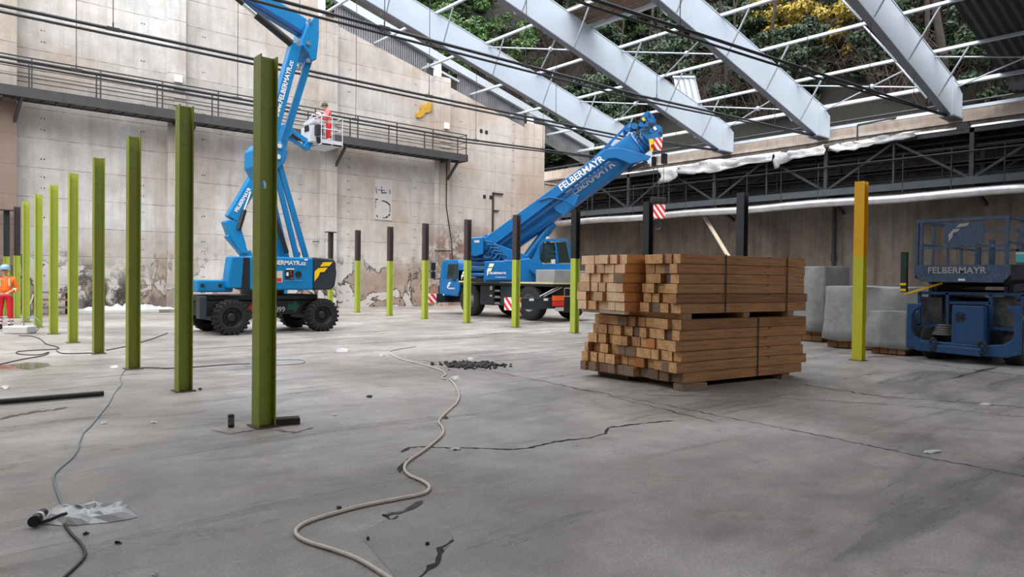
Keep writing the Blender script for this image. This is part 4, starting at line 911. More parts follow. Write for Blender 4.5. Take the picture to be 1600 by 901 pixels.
q.build('step', ALU, t)
for z in (.85, 1.12, 1.2): q = MB(); q.box(X0c-.01, X0c, 21.95, 22.1, z, z+.07); q.build('white_plate', WHT, t)
q = MB()
for y in (19.75, 23.5):
    for x in (X0c, X1c-.45): 
        for k in range(8):
            a0, a1 = math.pi*(.12+.76*k/8), math.pi*(.12+.76*(k+1)/8); r_ = .78
            q.beam((x+.22, y+r_*math.cos(a0), .62+r_*math.sin(a0)*.85), (x+.22, y+r_*math.cos(a1), .62+r_*math.sin(a1)*.85), .45, .03, (1, 0, 0))
q.build('mudguard', BLK, t)
# carrier cab and front deck body
q = MB(); q.prism([(25.75, .8), (25.8, 1.4), (25.62, 2.2), (25.5, 2.38), (24.4, 2.38), (24.25, 2.2), (24.2, 1.3), (24.35, .8)], ((X0c+X1c)/2-.0, 0, 0), (0, 1, 0), (0, 0, 1), (X1c-X0c-.1, 0, 0)); cabo = q.build('carrier_cab', CB, t, bevel=.05)
Pc = lambda x, y: PX(x, y, X0c+.04)
z5 = pxz(660, 350, 5.63)
decal(t, z5([(228, 352), (312, 350), (310, 478), (215, 478)]), Pc, GLD, 'side_window', .01)
decal(t, z5([(232, 362), (280, 360), (278, 468), (222, 468)]), lambda x, y: PX(x, y, X0c+.03), GLS, 'window_pane', .004)
q = MB(); p_ = Pc(*z5([(280, 497)])[0]); q.box(X0c+.02, X0c+.05, p_.y-.12, p_.y+.12, p_.z, p_.z+.05); q.build('door_handle', BLK, t)
def flogo(t, f, m, sx, sy, w, h, thick=.01):   # the two slanted bars of the emblem
    B = [[(.35, 0), (1, 0), (.78, .28), (.18, .28)], [(.12, .36), (.72, .36), (.52, .62), (.22, .62), (.2, .8), (0, 1.0), (0, .55)]]
    for k, b2 in enumerate(B): decal(t, [(sx+x*w, sy+y*h) for x, y in b2], f, m, 'logo_bar' if k == 0 else 'logo_stem', thick)
flogo(t, Pc, WHT, 699, 441, 6, 10)
fit(t, 'FELBERMAYR', Pc(700.5, 451.5), Pc(711, 451.5), WHT, (-1, 0, 0), bold=.03)
q = MB(); q.box(X0c+.02, X1c-.02, 22.0, 24.3, 1.42, 1.95); q.prism([(24.3, 1.42), (24.3, 2.15), (23.7, 2.15), (23.4, 1.95), (22.2, 1.95), (21.9, 1.42)], ((X0c+X1c)/2, 0, 0), (0, 1, 0), (0, 0, 1), (X1c-X0c-.04, 0, 0)); q.build('front_body', CB, t, bevel=.03)
flogo(t, lambda x, y: PX(x, y, X0c+.01), WHT, 721, 424, 7, 13)
fit(t, 'FELBERMAYR', PX(727, 435.5, X0c), PX(744.5, 435.5, X0c), WHT, (-1, 0, 0), bold=.03)
q = MB(); q.tube([(X0c-.0, 25.6, 1.55), (X0c-.25, 25.75, 1.5), (X0c-.28, 25.75, 1.9)], .025, 6); q.box(X0c-.38, X0c-.18, 25.72, 25.8, 1.55, 1.85); q.box(X0c-.38, X0c-.18, 25.72, 25.8, 1.9, 2.25); q.build('wing_mirror', BLK, t)
q = MB(); q.box(X0c+.1, X0c+.5, 25.75, 25.95, .8, 1.25); q.build('front_bumper', BLK, t, bevel=.04)
# outriggers
q = MB(); q.box(17.45, X1c, 25.4, 25.75, .5, .88); q.build('front_outrigger', DK, t, bevel=.01)
q = MB(); q.box(17.05, 17.45, 25.38, 25.77, .5, .88); q.build('outrigger_end', HAZ, t)
q = MB(); q.box(16.3, X1c, 18.5, 18.85, .5, .9); q.build('rear_outrigger', DK, t, bevel=.01)
q = MB(); q.box(15.85, 16.3, 18.48, 18.87, .48, .92); q.build('outrigger_end', HAZ, t)
for x in (17.9, 18.9, 19.6): q = MB(); q.box(x-.1, x+.1, 25.38, 25.4, .8, .88); q.build('white_plate', WHT, t)
for x in (16.8, 17.5): q = MB(); q.box(x-.1, x+.1, 18.48, 18.5, .8, .88); q.build('white_plate', WHT, t)
# rear lights, ladder, plate
for x0, x1 in ((17.75, 18.25), (19.85, 20.25)):
    q = MB(); q.box(x0, x1, 18.3, 18.42, .8, .98); q.build('indicator_lens', ORL, t); q = MB(); q.box(x0, x1, 18.3, 18.42, .6, .78); q.build('tail_lamp', RED, t)
q = MB(); q.box(17.85, 18.25, 18.32, 18.36, .42, .56); q.build('number_plate', PAPR, t)
q = MB(); q.box(18.3, 20.2, 18.42, 18.5, .35, 1.28); q.build('rear_panel', BLK, t)
q = MB()
for z in (.95, 1.25): q.cyl((18.3, 18.34, z), (20.1, 18.34, z), .02, n=6)
for x in (18.3, 18.6, 18.9, 19.2, 19.5, 20.1): q.cyl((x, 18.34, .95), (x, 18.34, 1.25), .015, n=6)
q.cyl((17.2, 18.5, .95), (18.2, 18.45, 1.35), .03, n=6); q.cyl((17.4, 18.5, .95), (18.3, 18.45, 1.3), .03, n=6)
q.build('ladder', ALU, t)
q = MB(); q.box(X0c-.02, X0c+1.0, 18.36, 19.35, 1.46, 1.93); q.box(X0c+1.04, X1c+.02, 18.36, 19.35, 1.46, 1.9); q.build('tool_box', ALU, t, bevel=.02)
# superstructure
q = MB(); q.cyl((19.1, 21, 1.42), (19.1, 21, 1.62), .85, n=28); q.build('slew_ring', BLK, t)
def sprism(q_, pix, off, depth): pts = [PS(x, y, off) for x, y in pix]; base = CC+N_*off; return q_.prism([((p_-base).dot(A_), p_.z) for p_ in pts], base, A_, (0, 0, 1), N_*depth)
q = MB(); sprism(q, [(757, 440), (759, 409), (806, 407), (826, 404), (850, 425), (872, 440)], 0, 2.1); q.build('superstructure_frame', CB, t, bevel=.03)
q = MB(); sprism(q, [(758, 437), (761, 408), (786, 408), (803, 420), (806, 437)], -1.12, .1); q.build('side_panel', CB, t, bevel=.02)
flogo(t, lambda x, y: PS(x, y, -1.19), paint('logo_cream', srgb(236, 230, 190), .5, var=.02), 761, 411.5, 11.5, 20)
fit(t, 'FELBERMAYR', PS(764.5, 428, -1.185), PS(791, 428, -1.185), WHT, -N_, bold=.03); fit(t, 'www.felbermayr.cc', PS(774, 433.5, -1.185), PS(791, 433.5, -1.185), WHT, -N_, 'web_lettering')
q = MB(); sprism(q, [(731, 374), (757, 372), (757, 398), (745, 402), (731, 398)], 0, 2.3); q.build('counterweight', CB, t, bevel=.04)
q = MB()
for z in (1.62, 1.85, 2.08, 2.28): q.lathe([(0, 0), (.72, 0), (.78, .04), (.78, .15), (.72, .19), (0, .19)], S(-1.9, -.0, z), (0, 0, 1), 24)
q.build('winch_drum', CBD, t)
q = MB(); q.mat(BLK).cyl(S(-1.9, 0, 1.42), S(-1.9, 0, 1.6), .8, n=20); q.build('winch_base', BLK, t)
decal(t, [(741, 375), (749, 375), (749, 379), (741, 379)], lambda x, y: PS(x, y, -1.16), PAPR, 'plate')
q = MB(); sprism(q, [(750, 380), (760, 366), (776, 372), (784, 398), (790, 410), (764, 410)], 0, 1.3); q.build('boom_foot', CB, t, bevel=.03)
q = MB(); q.beam(PS(766, 386, -.75), PS(822, 407, -.75), .12, .42, N_); q.build('side_strut', CB, t, bevel=.02)
q = MB()
for k in range(5): a0 = PS(752+k*5, 386+k*5, -.85); q.tube([a0, a0+V((.1, -.1, .25)), a0+V((.35, -.3, .2)), a0+V((.5, -.4, -.25)), a0+V((.3, -.3, -.5))], .03, 6)
q.build('hose_bundle', CBD, t)
# boom
ang = rad(36.6); BD = A_*math.cos(ang)+V((0, 0, math.sin(ang))); BP = -A_*math.sin(ang)+V((0, 0, math.cos(ang))); BC = S(.7, 0, 4.5)
def BO(u, p_, q_=0): return BC+BD*u+BP*p_+N_*q_
def section(q, u0, u1, hw, top, bot):   # flat top, rounded belly
    pr = [(-hw, top), (hw, top), (hw, bot+.35)]+[(hw*math.cos(a), bot+.35-.35*math.sin(a)) for a in [math.pi*k/10 for k in range(1, 10)]]+[(-hw, bot+.35)]
    n_ = len(pr); A = [BO(u0, y, x) for x, y in pr]; B = [BO(u1, y, x) for x, y in pr]
    q.add(A+B, [(i, (i+1) % n_, n_+(i+1) % n_, n_+i) for i in range(n_)], True); q.add(A+B, [tuple(range(n_))[::-1], tuple(range(n_, 2*n_))])
q = MB(); section(q, -2.9, 4.2, .44, .48, -.62); q.build('base_boom', CB, t, bevel=.015)
q = MB(); section(q, 4.2, 4.6, .38, .38, -.52); q.build('inner_boom', CBD, t)
q = MB(); section(q, 4.2, 4.26, .48, .5, -.66); q.build('boom_collar', CB, t)
q = MB(); section(q, 4.6, 4.9, .3, .3, -.4); q.build('tip_boom', CBD, t)
fit(t, 'FELBERMAYR', PS(884, 314, -.45), PS(962, 258, -.45), WHT, -N_, bold=.025)
# swing-away jib stowed along the near side
q = MB(); pl = [(748, 378), (758, 371), (947, 233), (968, 231), (1017, 244), (1013, 250), (985, 256), (962, 247), (950, 248), (765, 388), (757, 392)]
sprism(q, pl, -.68, .14); q.build('stowed_jib', CB, t, bevel=.015)
q = MB(); a, b_ = PS(770, 390, -.60), PS(955, 253, -.60); q.beam(a, b_, .1, .1, N_); q.build('jib_lower_rail', CBD, t)
fit(t, 'FELBERMAYR', PS(877, 298.5, -.76), PS(945, 250, -.76), WHT, -N_, bold=.025)
q = MB(); sprism(q, [(855, 312), (870, 300), (905, 305), (898, 322), (882, 338), (868, 330)], -.45, .3); q.build('cylinder_bracket', CB, t, bevel=.02)
q = MB(); q.tube([PS(842, 313, -.8), PS(858, 308, -.8), PS(880, 312, -.8), PS(895, 322, -.75), PS(880, 335, -.7)], .03, 6); q.build('bracket_hose', CBD, t)
# boom head
for u, p_, r_, hw in ((5.25, .62, .2, .22), (5.2, -.05, .24, .26), (5.0, -.42, .16, .2)):
    q = MB(); q.lathe([(.05, -hw), (r_, -hw), (r_*.82, -hw*.5), (r_, 0), (r_*.82, hw*.5), (r_, hw), (.05, hw)], BO(u, p_), N_, 20); q.build('head_sheave', CBD, t)
for s_ in (-.34, .34):
    q = MB(); q.prism([(4.55, -.42), (4.55, .36), (5.0, .44), (5.12, .78), (5.36, .8), (5.42, .5), (5.3, .1), (5.36, -.2), (5.08, -.58), (4.8, -.5)], BC+N_*s_, BD, BP, N_*.05); q.build('head_plate', CB, t, bevel=.01)
for k, (u, p_, r_) in enumerate([(4.55, .62, .13), (4.8, .5, .10), (4.25, .66, .10), (4.7, .2, .09), (4.95, .1, .08)]): q = MB(); q.cyl(BO(u, p_, -.42), BO(u, p_, .2), r_, n=12); q.build('head_roller', CB, t)
for k in range(7):
    u_, p2_ = 4.3+.16*k, .52+.05*math.sin(k*2.1); q = MB(); q.cyl(BO(u_, p2_, -.36), BO(u_+.05, p2_+.16, -.36), .035, n=7); q.build('head_fitting', CBD if k % 2 else STL, t); q = MB(); q.cyl(BO(u_, p2_-.3, -.38), BO(u_+.12, p2_-.18, -.38), .045, n=7); q.build('head_fitting', STL if k % 2 else CBD, t)
for k in range(4): q = MB(); q.obox(BO(5.0+.08*k, .62-.28*k, -.38), BD*.05, BP*.07, N_*.03); q.build('head_bracket', (LOGY, STL, WHT, STL)[k], t)
q = MB(); q.tube([BO(4.3, .1, -.42), BO(4.6, .3, -.5), BO(4.9, .15, -.44), BO(5.15, .35, -.42)], .025, 6); q.build('head_hose', BLK, t)
q = MB(); q.beam(BO(3.4, -.66, 0), BO(4.1, -.82, 0), .3, .14, N_); q.cyl(BO(4.1, -.82, -.2), BO(4.1, -.82, .2), .1, n=10); q.build('under_bracket', STL, t)
for u in (4.22, 4.4, 4.56): q = MB(); q.lathe([(.30, 0), (.44, .02), (.47, .06), (.44, .10), (.30, .12)], BO(u, .0), BD, 18); q.build('boom_collar_ring', CBD, t)
q = MB(); q.beam(BO(2.6, .55, -.1), BO(4.6, .85, -.1), .08, .08); q.beam(BO(3.2, .5, -.1), BO(3.6, .7, -.1), .06, .06); q.beam(BO(4.0, .5, -.1), BO(4.3, .8, -.1), .06, .06); q.beam(BO(2.6, .55, .3), BO(4.6, .85, .3), .08, .08); q.build('head_strut', CB, t)
q = MB(); q.prism([(0, 0), (.34, .06), (.30, -.5), (.02, -.42)], PS(1022, 216, -.5), A_, (0, 0, 1), N_*.04); q.build('hazard_plate', HAZ, t)
q = MB(); q.prism([(0, 0), (.17, .0), (.2, -.3), (.16, -.5), (.05, -.45)], PS(1014, 217, -.5), A_, (0, 0, 1), N_*.04); q.build('orange_plate', LOGY, t)
q = MB(); q.cyl(PS(1020, 228, -.53), PS(1020, 228, -.56), .08, n=10); q.build('red_reflector', RED, t)
q = MB(); q.box(0, 0, 0, 0, 0, 0) if 0 else None
q = MB(); p_ = PS(1022, 245, -.2); q.beam(p_, p_-V((0, 0, .35)), .14, .14); p_ = PS(1038, 240, -.2); q.beam(p_, p_-V((0, 0, .4)), .2, .16); q.build('rope_guide', BLK, t)
# boom lift cylinder
q = MB(); q.cyl(PS(806, 426, 0), PS(864, 348, 0), .2, n=16); q.build('lift_cylinder', CB, t)
q = MB(); q.cyl(PS(864, 348, 0), PS(882, 324, 0), .13, n=14); q.build('cylinder_rod', HYD, t)
# crane cab
cabp = [(831, 416), (845, 377), (850, 374), (885, 374), (889, 380), (894, 414), (880, 424), (845, 430)]
q = MB(); sprism(q, [(826, 420), (829, 412), (894, 412), (892, 424), (860, 432), (838, 432)], -.95, .8); q.build('cab_floor', CB, t, bevel=.02)
q = MB()
for off in (-1.32, -.58):
    pts = [PS(x, y, off) for x, y in [(835, 412), (842, 383), (848, 376), (866, 375), (869, 386), (872, 412)]]
    for a, b_ in zip(pts, pts[1:]): q.beam(a, b_, .07, .07)
    pts = [PS(x, y, off) for x, y in [(866, 375), (885, 375), (889, 381), (893, 412)]]
    for a, b_ in zip(pts, pts[1:]): q.beam(a, b_, .06, .06)
for xy in ((848, 376), (866, 375), (885, 375), (893, 412), (842, 383)): q.beam(PS(*xy, -1.32), PS(*xy, -.58), .06, .06)
q.build('cab_frame', CB, t)
q = MB(); a = [PS(847, 375.5, -1.34), PS(886, 374, -1.34), PS(886, 374, -.56), PS(847, 375.5, -.56)]; q.add(a+[p_+V((0, 0, .05)) for p_ in a], [(0, 3, 2, 1), (4, 5, 6, 7), (0, 1, 5, 4), (1, 2, 6, 5), (2, 3, 7, 6), (3, 0, 4, 7)]); q.build('cab_roof', CB, t)
q = MB(); sprism(q, [(836, 416), (828, 412), (842, 383), (848, 376), (846, 390), (843, 403), (848, 412)], -1.33, .04); q.build('door_panel', CB, t)
decal(t, [(843, 400), (843, 384), (848, 381), (865, 381), (867, 410), (851, 411)], lambda x, y: PS(x, y, -1.35), GLS, 'door_glass', .004)
decal(t, [(870, 379), (884, 378), (890, 410), (873, 411)], lambda x, y: PS(x, y, -1.35), GLS, 'front_glass', .004)
q = MB(); pw = PS(880, 395, -.58); sprism(q, [(845, 410), (848, 380), (884, 378), (891, 410)], -.56, .03); q.build('far_glass', GLD, t)
decal(t, [(861, 405), (867.5, 405), (867.5, 412), (861, 412)], lambda x, y: PS(x, y, -1.36), PAPR, 'notice')
q = MB(); q.box(-.001, .001, -.001, .001, 0, .001) if 0 else None
# operator seat
q = MB(); pz = PS(853, 407, -.95); q.obox(pz, A_*.22, N_*.22, (0, 0, .05)); q.obox(pz-A_*.22+V((0, 0, .33)), A_*.05, N_*.2, (0, 0, .33)); q.build('operator_seat', BLK, t, bevel=.03)
# hook block and ropes
hk = PS(1028, 330, -.1)
t2 = thing('hook_block', 'red and white striped crane hook block hanging on ropes below boom head', 'hook block', hk)
q = MB(); q.obox(hk, A_*.28, N_*.1, (0, 0, .3)); ho = q.build('striped_body', HAZ, t2, bevel=.03)
q = MB(); q.obox(hk+V((0, 0, .42)), A_*.3, N_*.13, (0, 0, .13))
for k in (-.2, 0, .2): q.cyl(hk+A_*k*1.0+V((0, 0, .44))-N_*.16, hk+A_*k+V((0, 0, .44))+N_*.16, .1, n=10)
q.build('sheave_box', BLK, t2, bevel=.02)
q = MB(); q.cyl(hk-V((0, 0, .3)), hk-V((0, 0, .42)), .07, n=10)
pts = [hk+V((0, 0, -.42))]; 
for k in range(11): a_ = math.pi*(.5-k/10*1.45); pts.append(hk+V((0, 0, -.6))+A_*(.15*math.cos(a_))+V((0, 0, .15*math.sin(a_))))
q.tube(pts, [.04]+[.042]*8+[.03, .015, .01][:3], 8); q.build('hook', BLK, t2)
q = MB()
for k, x in ((-.22, 1022), (0, 1027), (.22, 1037)): q.cyl(hk+A_*k+V((0, 0, .5)), PS(x, 243, -.1), .012, n=5)
q.build('hoist_rope', STL, t2)

# ================================================================== SCISSOR LIFT
SX, SY0, SY1 = 16.0, 3.72, 5.74
t = thing('scissor_lift', 'worn blue scissor lift platform parked under dark roof at right edge', 'scissor lift', (17.8, 4.75, 0))
for y in (3.98, 5.45):
    for x in (16.55, 19.2): wheel(t, (x, y, .36), (0, 1, 0), .36, .34, rim=SB, lugs=0)
zz = pxz(1400, 440, 6.435); Ps = lambda x, y: PX(x, y, SX)
outer = [(122, 215), (275, 215), (270, 245), (200, 285), (170, 340), (165, 480), (200, 550), (260, 585), (870, 640), (1085, 630), (1165, 590), (1195, 530), (1200, 350), (1180, 310), (1132, 280), (1130, 245), (1262, 248), (1255, 735), (1110, 765), (230, 690), (110, 650)]
pts = [Ps(*p_) for p_ in zz(outer)]; q = MB(); q.prism([(-p_.y, p_.z) for p_ in pts], (SX, 0, 0), (0, -1, 0), (0, 0, 1), (.14, 0, 0)); q.build('bumper_frame', SB, t, bevel=.015)
q = MB(); a, b_ = Ps(*zz([(415, 665)])[0]), Ps(*zz([(880, 710)])[0]); q.beam(a-V((.1, 0, 0)), b_-V((.1, 0, 0)), .12, .16); q.build('tow_bar', SB, t, bevel=.02)
for xx in (400, 890):
    q = MB(); c_ = Ps(*zz([(xx, 645 if xx < 500 else 670)])[0])-V((.1, 0, 0)); q.tube([c_+V((0, -.0, .13))+V((-.05, .06*math.cos(k*.63), .13*math.sin(k*.63)-.1)) for k in range(10)], .025, 7); q.build('tow_hook', BLK, t)
q = MB(); q.box(16.4, 19.9, 3.95, 5.5, .35, .75); q.build('chassis', DK, t, bevel=.02)
q = MB(); ca, cb = Ps(*zz([(565, 235)])[0]), Ps(*zz([(880, 640)])[0]); q.box(SX-.02, SX+.4, cb.y, ca.y, cb.z, ca.z); q.build('control_cabinet', SB, t, bevel=.015)
q = MB(); c_ = Ps(*zz([(650, 355)])[0])-V((.025, 0, 0)); q.lathe([(.05, 0), (.055, .005), (.055, .0)], c_, (-1, 0, 0), 16)
for k in range(4):
    a0 = .25+k*math.pi/2
    for j in range(5): a1 = a0+j*.22; a2 = a1+.22; q.beam(c_+V((0, math.cos(a1)*.085, math.sin(a1)*.085)), c_+V((0, math.cos(a2)*.085, math.sin(a2)*.085)), .03, .008, (0, math.cos(a1), math.sin(a1)))
q.cyl(c_, c_-V((.01, 0, 0)), .04, n=12); q.build('vent_emblem', BLK, t)
q = MB()
for (a, b_) in [((235, 110), (1290, 130)), ((530, 210), (950, 215)), ((215, 435), (530, 440)), ((950, 465), (1200, 480)), ((240, 110), (235, 440)), ((520, 110), (520, 450)), ((955, 130), (955, 465)), ((1280, 130), (1280, 250))]:
    q.beam(PX(*zz([a])[0], SX+.25), PX(*zz([b_])[0], SX+.25), .06, .06)
q.build('cage_frame', SB, t)
GRY = paint('dirty_grey', srgb(84, 86, 88), .8, var=.6, scale=9)
for (x0, x1, y0, y1) in ((250, 460, 150, 430), (965, 1195, 150, 460)):
    q = MB(); a, b_ = PX(*zz([(x0, y0)])[0], SX+.35), PX(*zz([(x1, y1)])[0], SX+.35); q.box(SX+.35, SX+.38, b_.y, a.y, b_.z, a.z); q.build('engine_grille', GRY, t)
q = MB()
for k in range(5): q.lathe([(.22-.02*k, 0), (.26-.02*k, .02), (.22-.02*k, .05)], (SX+.3, 5.15, .52+k*.045), (0, 0, 1), 14)
q.build('coiled_hose', paint('grey_hose_coil', srgb(120, 115, 108), .7), t)
# folded scissor arms
for k in range(4):
    q = MB()
    for y in (4.05, 5.4):
        z0 = 1.0+k*.17; q.beam((16.4, y, z0), (19.6, y, z0+.14), .07, .15); q.beam((16.4, y+.09, z0+.14), (19.6, y+.09, z0), .07, .15)
    q.cyl((18.0, 4.0, z0+.07), (18.0, 5.5, z0+.07), .05, n=10); q.build('scissor_arm', DK, t)
# platform
f_tl, f_bl, f_tr = PX(1433, 413, SX), PX(1433, 433, SX), PX(1577, 413, SX)
q = MB(); PT = 1.97; PBt = 1.62
q.prism([(-5.66, PT), (-5.66, 1.78), (-5.5, PBt), (-4.1, PBt), (-3.96, 1.78), (-3.96, PT)], (SX-.02, 0, 0), (0, -1, 0), (0, 0, 1), (.05, 0, 0)); q.build('platform_fascia', SBP, t)
q = MB(); q.box(SX, 19.9, 3.98, 5.64, 1.68, 1.76); q.box(SX, 19.9, 5.62, 5.66, 1.7, PT); q.box(SX, 19.9, 3.96, 4.0, 1.7, PT); q.build('platform_deck', DK, t)
q = MB()
txt = 'FELBERMAYR'; ww = MB().text(txt, 1, (0, 0, 0), (1, 0, 0), (0, 1, 0), bold=.03)
q.text(txt, 1.05/ww, (SX-.05, 5.40, 1.80), (0, -1, 0), (0, 0, 1), bold=.02, depth=.006); q.build('company_lettering', paint('worn_white', srgb(176, 172, 166), .8, var=.3, scale=14, dirt=srgb(70, 100, 140), dirt_amt=.9), t)
q = MB(); q.box(SX-.055, SX-.046, 4.72, 4.84, 1.65, 1.69); q.build('id_plate', WHT, t)
q = MB(); ZT = 2.88
def rail(a, b_, w_=.05): q.beam(a, b_, w_, w_)
rail((SX, 5.62, ZT), (SX, 4.0, ZT), .06); rail((SX, 5.55, 2.32), (SX, 4.0, 2.34), .045)
for y in (5.62, 5.54, 4.04): rail((SX, y, PT), (SX, y, ZT), .055)
q.build('front_rail', SBP, t)
q = MB()
for y in (5.62, 4.0):
    rail((SX, y, ZT), (19.9, y, ZT)); rail((SX, y, 2.4), (19.9, y, 2.4), .04)
    for x in (16.9, 17.8, 18.7, 19.9): rail((x, y, PT-.1), (x, y, ZT), .045)
rail((19.9, 5.62, ZT), (19.9, 4.0, ZT)); rail((19.9, 5.62, 2.4), (19.9, 4.0, 2.4)); rail((19.9, 4.8, PT), (19.9, 4.8, ZT))
for x, y in ((17.0, 4.8), (17.0, 4.55)): rail((x, y, PT-.1), (x, y, 2.5), .09)
q.build('side_rail', SBP, t)
q = MB(); pa, pb = PX(1477, 349, SX), PX(1538, 381, SX); q.box(SX-.05, SX-.03, pb.y, pa.y, pb.z, pa.z); q.build('sign_panel', SBP, t)
zp = pxz(1400, 330, 6.435); WW = MATS['worn_white']
decal(t, zp([(640, 125), (740, 115), (715, 145), (600, 168)]), lambda x, y: PX(x, y, SX-.055), WW, 'worn_logo_bar')
decal(t, zp([(575, 180), (650, 172), (620, 205), (575, 215), (570, 260), (530, 305), (527, 240)]), lambda x, y: PX(x, y, SX-.055), WW, 'worn_logo_stem')
q = MB(); q.box(15.85, 16.05, 3.62, 3.86, 2.0, 2.16); q.build('control_box', paint('teal_box', srgb(70, 170, 170), .5), t, bevel=.01)
q = MB(); q.box(15.85, 16.05, 3.62, 3.86, 2.16, 2.2); q.build('control_lid', PAPR, t)
q = MB(); q.beam((SX+.1, 5.9, 1.4), (SX+.1, 5.9, 2.25), .09, .12); q.build('safety_strut', paint('dark_green', srgb(30, 52, 44), .6), t)
q = MB()
for z in (1.42, 1.54): q.box(SX+.03, SX+.17, 5.84, 5.96, z, z+.05)
q.beam((SX+.1, 5.9, 1.35), (SX+.2, 5.2, 1.6), .04, .04); q.build('hazard_strut', LOGY, t)

# ================================================================== COVERED STACKS
def cloth(name, x0, x1, y0, y1, z1, zh, label, seed, m=None, wav=.07):
    rng = random.Random(seed); q = MB(); n = 30; vs = []; nx_, ny_ = 24, 32; rows = [(0.0, z1), (.0, z1-.02), (.03, z1*.8), (.06, z1*.55), (.10, z1*.3), (.13, zh)]
    per = []
    for i in range(nx_): per.append((x0+(x1-x0)*i/nx_, y0, 0, -1))
    for i in range(ny_): per.append((x1, y0+(y1-y0)*i/ny_, 1, 0))
    for i in range(nx_): per.append((x1-(x1-x0)*i/nx_, y1, 0, 1))
    for i in range(ny_): per.append((x0, y1-(y1-y0)*i/ny_, -1, 0))
    L = len(per)
    for r_i, (fl_, z) in enumerate(rows):
        for k, (x, y, ax, ay) in enumerate(per):
            d_ = fl_+(wav*r_i/7*math.sin((x+y)*5.3+seed+1.5*noise.noise(V((x, y, seed))))+wav*1.3*noise.noise(V((x*1.7, y*1.7, z*1.6+seed)))*r_i/3)
            zz_ = z+(.05*noise.noise(V((x*1.3, y*1.3, seed))) if r_i < 2 else 0)+(.10*noise.noise(V((x*1.4, y*1.4, seed+4))) if r_i == 5 else 0)
            vs.append((x+ax*d_, y+ay*d_, zz_))
    fs = [(r_i*L+k, (r_i+1)*L+k, (r_i+1)*L+(k+1) % L, r_i*L+(k+1) % L) for r_i in range(len(rows)-1) for k in range(L)]
    c_ = len(vs); vs.append(((x0+x1)/2, (y0+y1)/2, z1+.01)); fs += [(c_, k, (k+1) % L) for k in range(L)]
    q.add(vs, fs, True); o = q.build(name, m or TARP); md = o.modifiers.new('thick', 'SOLIDIFY'); md.thickness = .01; md.offset = 1
    return tag(o, label, 'tarpaulin', 'grey tarpaulins over timber')
cloth('tarpaulin', 17.1, 18.9, 5.5, 8.05, 1.48, .2, 'long grey tarpaulin over a timber stack behind the yellow post', 2)
cloth('tarpaulin', 16.45, 17.0, 5.95, 6.75, .95, .16, 'small low pale tarpaulin between yellow post and scissor lift', 5)
cloth('tarpaulin', 18.2, 19.6, 8.6, 10.2, 2.0, .3, 'tall grey tarpaulin stack just right of the timber stack', 8)
for (x0, x1, y0, y1, n_, lay, nmz) in ((17.1, 18.8, 5.6, 8.0, 9, 2, 'long tarpaulin'), (16.47, 16.98, 5.98, 6.7, 4, 2, 'small low tarpaulin'), (18.3, 19.5, 8.7, 10.1, 5, 2, 'tall tarpaulin stack')):
    for l in range(lay):
        for k in range(n_):
            w_ = (y1-y0)/n_; q = MB(); q.mat(WSIDE); q.box(x0, x1, y0+k*w_+.005, y0+(k+1)*w_-.005, .02+l*.16, .17+l*.16)
            tag(q.build('covered_timber', bevel=.006), f'pine beam end showing under the {nmz}, {"lower" if l == 0 else "upper"} layer, {ordn[k]} from the right', 'timber beam', 'beams under the tarpaulins')

